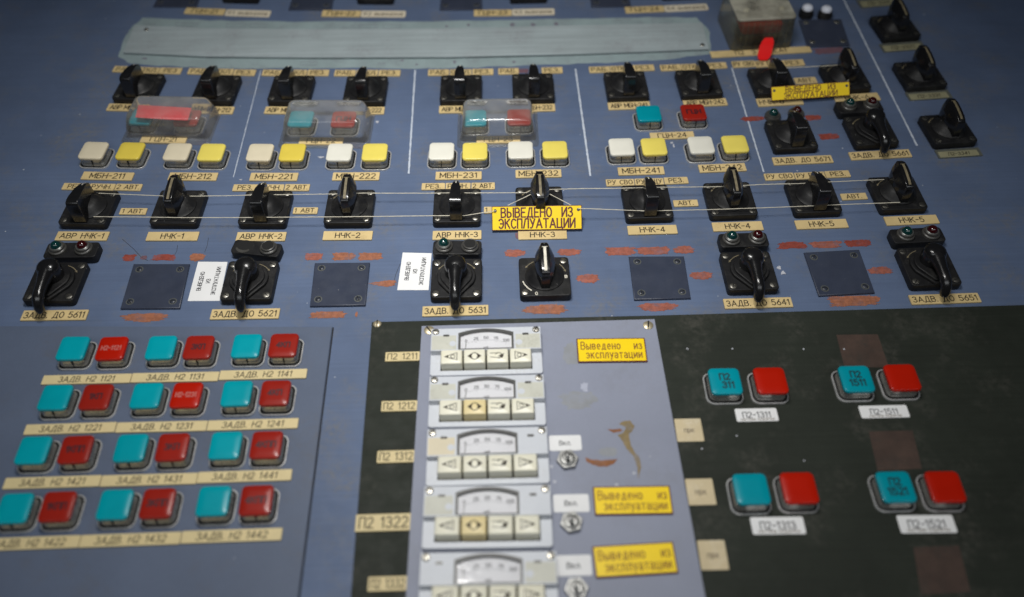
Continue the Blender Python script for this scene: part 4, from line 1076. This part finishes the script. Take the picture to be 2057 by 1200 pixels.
# ================================================================== meters
def meter(tl, tr, br, bl, label, sides=('modold', 'modold'), keys=(0, 0, 0, 0), digits=True):
    z0 = ZG; zt = z0 + 6
    TL, TR, BR, BL = [P(*q_, zt) for q_ in (tl, tr, br, bl)]
    u = (TR - TL) + (BR - BL); A = math.atan2(u.y, u.x); W = u.length / 2; H = ((TL - BL) + (TR - BR)).length / 2; c = (TL + TR + BR + BL) / 4
    t = thing('panel_meter', label, 'meter', 'stacked panel meters', c.x, c.y, z0, A)
    ys = -H * .02                                                    # the step between the upper block and the key tray
    obj('tray', finish('tray', extr([rrect(W, H, 2.2, 4), [(-W * .41, -H * .40), (-W * .41, ys), (W * .41, ys), (W * .41, -H * .40)]], .05, 4.2), M['mod'], True), t)
    obj('tray_floor', finish('tray_floor', extr([[(-W * .42, -H * .42), (W * .42, -H * .42), (W * .42, ys + 1), (-W * .42, ys + 1)]], .06, .6), M['hole'], False), t)
    wx, wy0, wy1 = W * .245, ys + .9, H * .5 - 1.6                 # window
    def arch(e):
        return [(-wx + e, wy0 + e * .4), (wx - e, wy0 + e * .4)] + [((wx - e) * math.cos(math.radians(a)) if False else (wx - e) * (1 - 2 * k / 12), wy1 - e - 4.2 * ((1 - 2 * k / 12) ** 2)) for k, a in enumerate(range(13))]
    up = extr([[(-W / 2 + .3, ys), (W / 2 - .3, ys), (W / 2 - .3, H / 2 - .2), (-W / 2 + .3, H / 2 - .2)], arch(0)[::-1]], 4.15, 9.4)
    f = obj('faceplate', finish('faceplate', up, M['mod'], True), t)
    for sx, mt in zip((-1, 1), sides):
        if mt: obj('side_strip', finish('side_strip', extr([[(sx * wx + sx * 2.2, ys + 1), (sx * (W / 2 - 1), ys + 1), (sx * (W / 2 - 1), H * .33), (sx * wx + sx * 2.2, H * .33)][::sx]], 9.38, 9.5), M[mt], False), f)
        obj('notch', finish('notch', extr([[(x_ + sx * W * .36, y_ + H * .33) for x_, y_ in rrect(5, 2, .4, 2)]], 9.35, 9.6), M['ring'], False), f)
        obj('dimple', finish('dimple', extr([circ(2.7, 18, sx * W * .30, H * .14)], 9.35, 9.56), M['mod'], False), f)
        s_ = add_screw(f, sx * (W / 2 - 4), H / 2 - 3.4, 9.4, 2.9, 1.3, 'screw')
    w_ = obj('dial_window', finish('dial_window', extr([arch(-.5), arch(1.3)[::-1]], 6.0, 9.8), M['bezel'], False), t)
    d = obj('dial', finish('dial', extr([arch(-.3)], 6.3, 6.8), M['dial'], False), t)
    bm = bmesh.new(); n = 20
    for k in range(n + 1):
        f_ = 2 * k / n - 1; x = f_ * wx * .74; y = wy1 - 8.8 - 3.0 * f_ * f_; l_ = 1.9 if k % 5 == 0 else 1.0
        ribbon(bm, [(x, y), (x * .985, y - l_)], .12, 6.87)
    ticks = bm_mesh(bm)
    txt = [ticks]
    for k, tx in enumerate(('0', '25', '50', '75', '100')):
        f_ = k / 2 - 1; txt.append(moved(lettering(tx, 2.6, 0, 6.88, .085), f_ * wx * .74, wy1 - 6.9 - 3.0 * f_ * f_))
    txt.append(moved(lettering('мА', 2.4, 0, 6.88, .08), 0, wy0 + 3.2))
    obj('needle', finish('needle', extr([[(-wx * .77, wy0 + 1), (-wx * .75, wy0 + 1), (-wx * .73, wy1 - 11), (-wx * .75, wy1 - 11)]], 6.9, 7.2), M['ring'], False), d)
    obj('scale', finish('scale', merge(*txt), M['ink2'], False), d)
    obj('window_glass', finish('window_glass', extr([arch(1.9)], 8.2, 8.5), M['glass'], False), t)
    kw = W * .82 / 4
    for k in range(4):
        x = -W * .41 + kw * (k + .5)
        kx = obj('key', once(('key', round(kw, 1), round(H, 1), keys[k]), lambda: finish('key', loft([[(a, b, z) for a, b in rrect(w2, h2, r2, 4, 0, dy)] for w2, h2, r2, z, dy in
                 ((kw - 1.5, H * .31, .8, .7, 0), (kw - 1.5, H * .31, .9, 11.0, 0), (kw - 2.1, H * .30, 1.2, 11.9, 0), (kw - 3, H * .28, 1.2, 12.2, .1))]), M['keyold' if keys[k] else 'key'], True, 50)), t, x, ys - H * .185)
        bm = bmesh.new(); z = 12.3; a = kw * .24
        if k in (0, 3):
            s_ = 1 if k == 0 else -1
            ribbon(bm, [(-a * 1.2 * s_, 0), (a * s_, a * .8), (a * s_, -a * .8), (-a * 1.2 * s_, 0)], .28, z)
            ribbon(bm, arc(a * .25 * s_, 0, a * .38, a * .38, 0, 360, 10), .25, z + .02)
            bm.faces.new([bm.verts.new((-a * 1.25 * s_, 0, z + .03)), bm.verts.new((-a * .55 * s_, a * .36, z + .03)), bm.verts.new((-a * .55 * s_, -a * .36, z + .03))])
        elif k == 1:
            ribbon(bm, arc(0, 0, a * .6, a * .75, 0, 360, 14), .35, z)
            for s_ in (-1, 1):
                bm.faces.new([bm.verts.new((s_ * a * 1.25, 0, z + .03)), bm.verts.new((s_ * a * .5, a * .62, z + .03)), bm.verts.new((s_ * a * .5, -a * .62, z + .03))])
        else:
            ribbon(bm, [(-a * 1.3, a * .55), (-a * .1, a * .55)], .28, z); ribbon(bm, [(-a * 1.3, -a * .3), (a * .3, -a * .5)], .28, z)
            ribbon(bm, arc(a * .2, 0, a * .6, a * .6, -90, 150, 10), .34, z + .02)
            bm.faces.new([bm.verts.new((a * .1, -a * .1, z + .03)), bm.verts.new((a * 1.2, a * .5, z + .03)), bm.verts.new((a * .9, -a * .6, z + .03))])
        obj('symbol', finish('symbol', bm_mesh(bm), M['ink'], False), kx)
    return t


pos = ('topmost', 'second', 'third', 'fourth', 'lowest')
meter((866, 666), (1084, 661), (1092, 747), (864, 753), 'topmost small white meter of the stacked column')
meter((863, 762), (1091, 757), (1098, 851), (860, 856), 'second small white meter from the top, one key yellowed', keys=(0, 1, 0, 0))
meter((860, 868), (1098, 861), (1105, 968), (854, 974), 'middle small white meter, with a cream strip beside its dial', ('cap_cream', None))
meter((852, 983), (1104, 977), (1112, 1097), (848, 1099), 'fourth small white meter from the top, one key yellowed', ('modold', None), keys=(0, 1, 0, 0))
meter((845, 1115), (1115, 1111), (1126, 1240), (839, 1244), 'small white meter at the bottom edge, lowest of the column', (None, 'modold'))


# ================================================================== toggle switches
def toggle(px, py, label):
    c = P(px, py, ZG + 3)
    hexa = [(8.4 * math.cos(math.radians(60 * k + 18)), 8.4 * math.sin(math.radians(60 * k + 18))) for k in range(6)]
    t = thing('toggle_switch', label, 'toggle switch', 'toggle switches', c.x, c.y, ZG, random.uniform(-.3, .3))
    obj('nut', finish('nut', extr([hexa, circ(5.5, 24)[::-1]], .05, 3.4, .5), M['nut']), t)
    obj('bushing', finish('bushing', lathe([(5.6, .1), (5.6, 4.8), (5.0, 5.2), (3.9, 5.2), (3.3, 4.0), (.01, 3.8)], 28), M['nut']), t)
    obj('lever', finish('lever', tube([(0, 0, 3.6), (0, -1.2, 8), (0, -2.4, 12), (0, -2.7, 13.4), (0, -2.8, 14)], [1.3, 1.4, 1.9, 1.8, .8], 14), M['nut'], True, 60), t)


toggle(1140, 922, 'steel toggle switch right of the third meter, topmost of three')
toggle(1148, 1048, 'steel toggle switch beside the middle thin-lettered yellow sign')
toggle(1158, 1182, 'steel toggle switch at the bottom edge, lowest of three')


# ================================================================== twine
def twine(pts, z, label=None, rad=.36):
    ps = []
    for i, p in enumerate(pts):
        zz = p[2] if len(p) > 2 else z
        q_ = P(p[0], p[1], zz); ps.append(Vector((q_.x, q_.y, zz)))
    fine = []
    for a, b in zip(ps, ps[1:]):
        n = max(2, int((b - a).length / 3))
        for k in range(n): fine.append(a + (b - a) * k / n)
    fine.append(ps[-1])
    c = fine[0].copy(); rnd = random.Random(3)
    pth = [(p.x - c.x, p.y - c.y, p.z + rnd.uniform(-.08, .08)) for p in fine]
    rr = [rad * rnd.uniform(.8, 1.2) for _ in pth]
    return finish('twine', tube(pth, rr, 6), M['string']), c


ZS = 12
me, c = twine([(198, 388.5), (326, 394), (389, 394.6), (460, 393.5), (509, 392), (558, 391.6), (677, 390), (725, 388.4), (860, 388.6), (898, 388), (938, 388), (1058, 387.6), (1070, 380, 16), (1104, 381), (1180, 379), (1230, 379), (1282, 377.6), (1318, 376.6),
                (1440, 375.6), (1530, 371), (1612, 369), (1664, 366), (1776, 361)], ZS)
tag(obj('twine', me, None, c.x, c.y), 'white twine running behind the handles of the middle switch row', 'twine', 'twine')
me, c = twine([(188, 435.6), (300, 436.6), (366, 437.6), (509, 437.4), (536, 437), (680, 436), (858, 434), (904, 433.6), (933, 433.6), (968, 428, 13), (996, 423.6, 16.6)], ZS)
tag(obj('twine', me, None, c.x, c.y), 'white twine in front of the switches, left of the middle yellow sign', 'twine', 'twine')
me, c = twine([(1161, 419.5, 16.6), (1180, 419.5, 15), (1252, 422.4), (1292, 424), (1322, 423.6), (1422, 421.6), (1530, 418), (1632, 414), (1664, 412.4), (1808, 407)], ZS)
tag(obj('twine', me, None, c.x, c.y), 'white twine in front of the switches, right of the middle yellow sign', 'twine', 'twine')
me, c = twine([(1020, 413, 17.5), (1066, 391, 19), (1085, 386, 19), (1106, 391, 19), (1147, 412.5, 17.5)], ZS)
tag(obj('twine', me, None, c.x, c.y), 'short white twine loop holding the yellow sign to the НЧК-3 pointer', 'twine', 'twine')
me, c = twine([(1562, 138.5), (1576, 137), (1673, 132), (1690, 130)], 15)
tag(obj('twine', me, None, c.x, c.y), 'white twine between the two upper right switches', 'twine', 'twine')
me, c = twine([(1698, 168, 15), (1704, 162, 15), (1706, 159, 14)], 15)
tag(obj('twine', me, None, c.x, c.y), 'short end of twine at the right corner of the upper yellow sign', 'twine', 'twine')
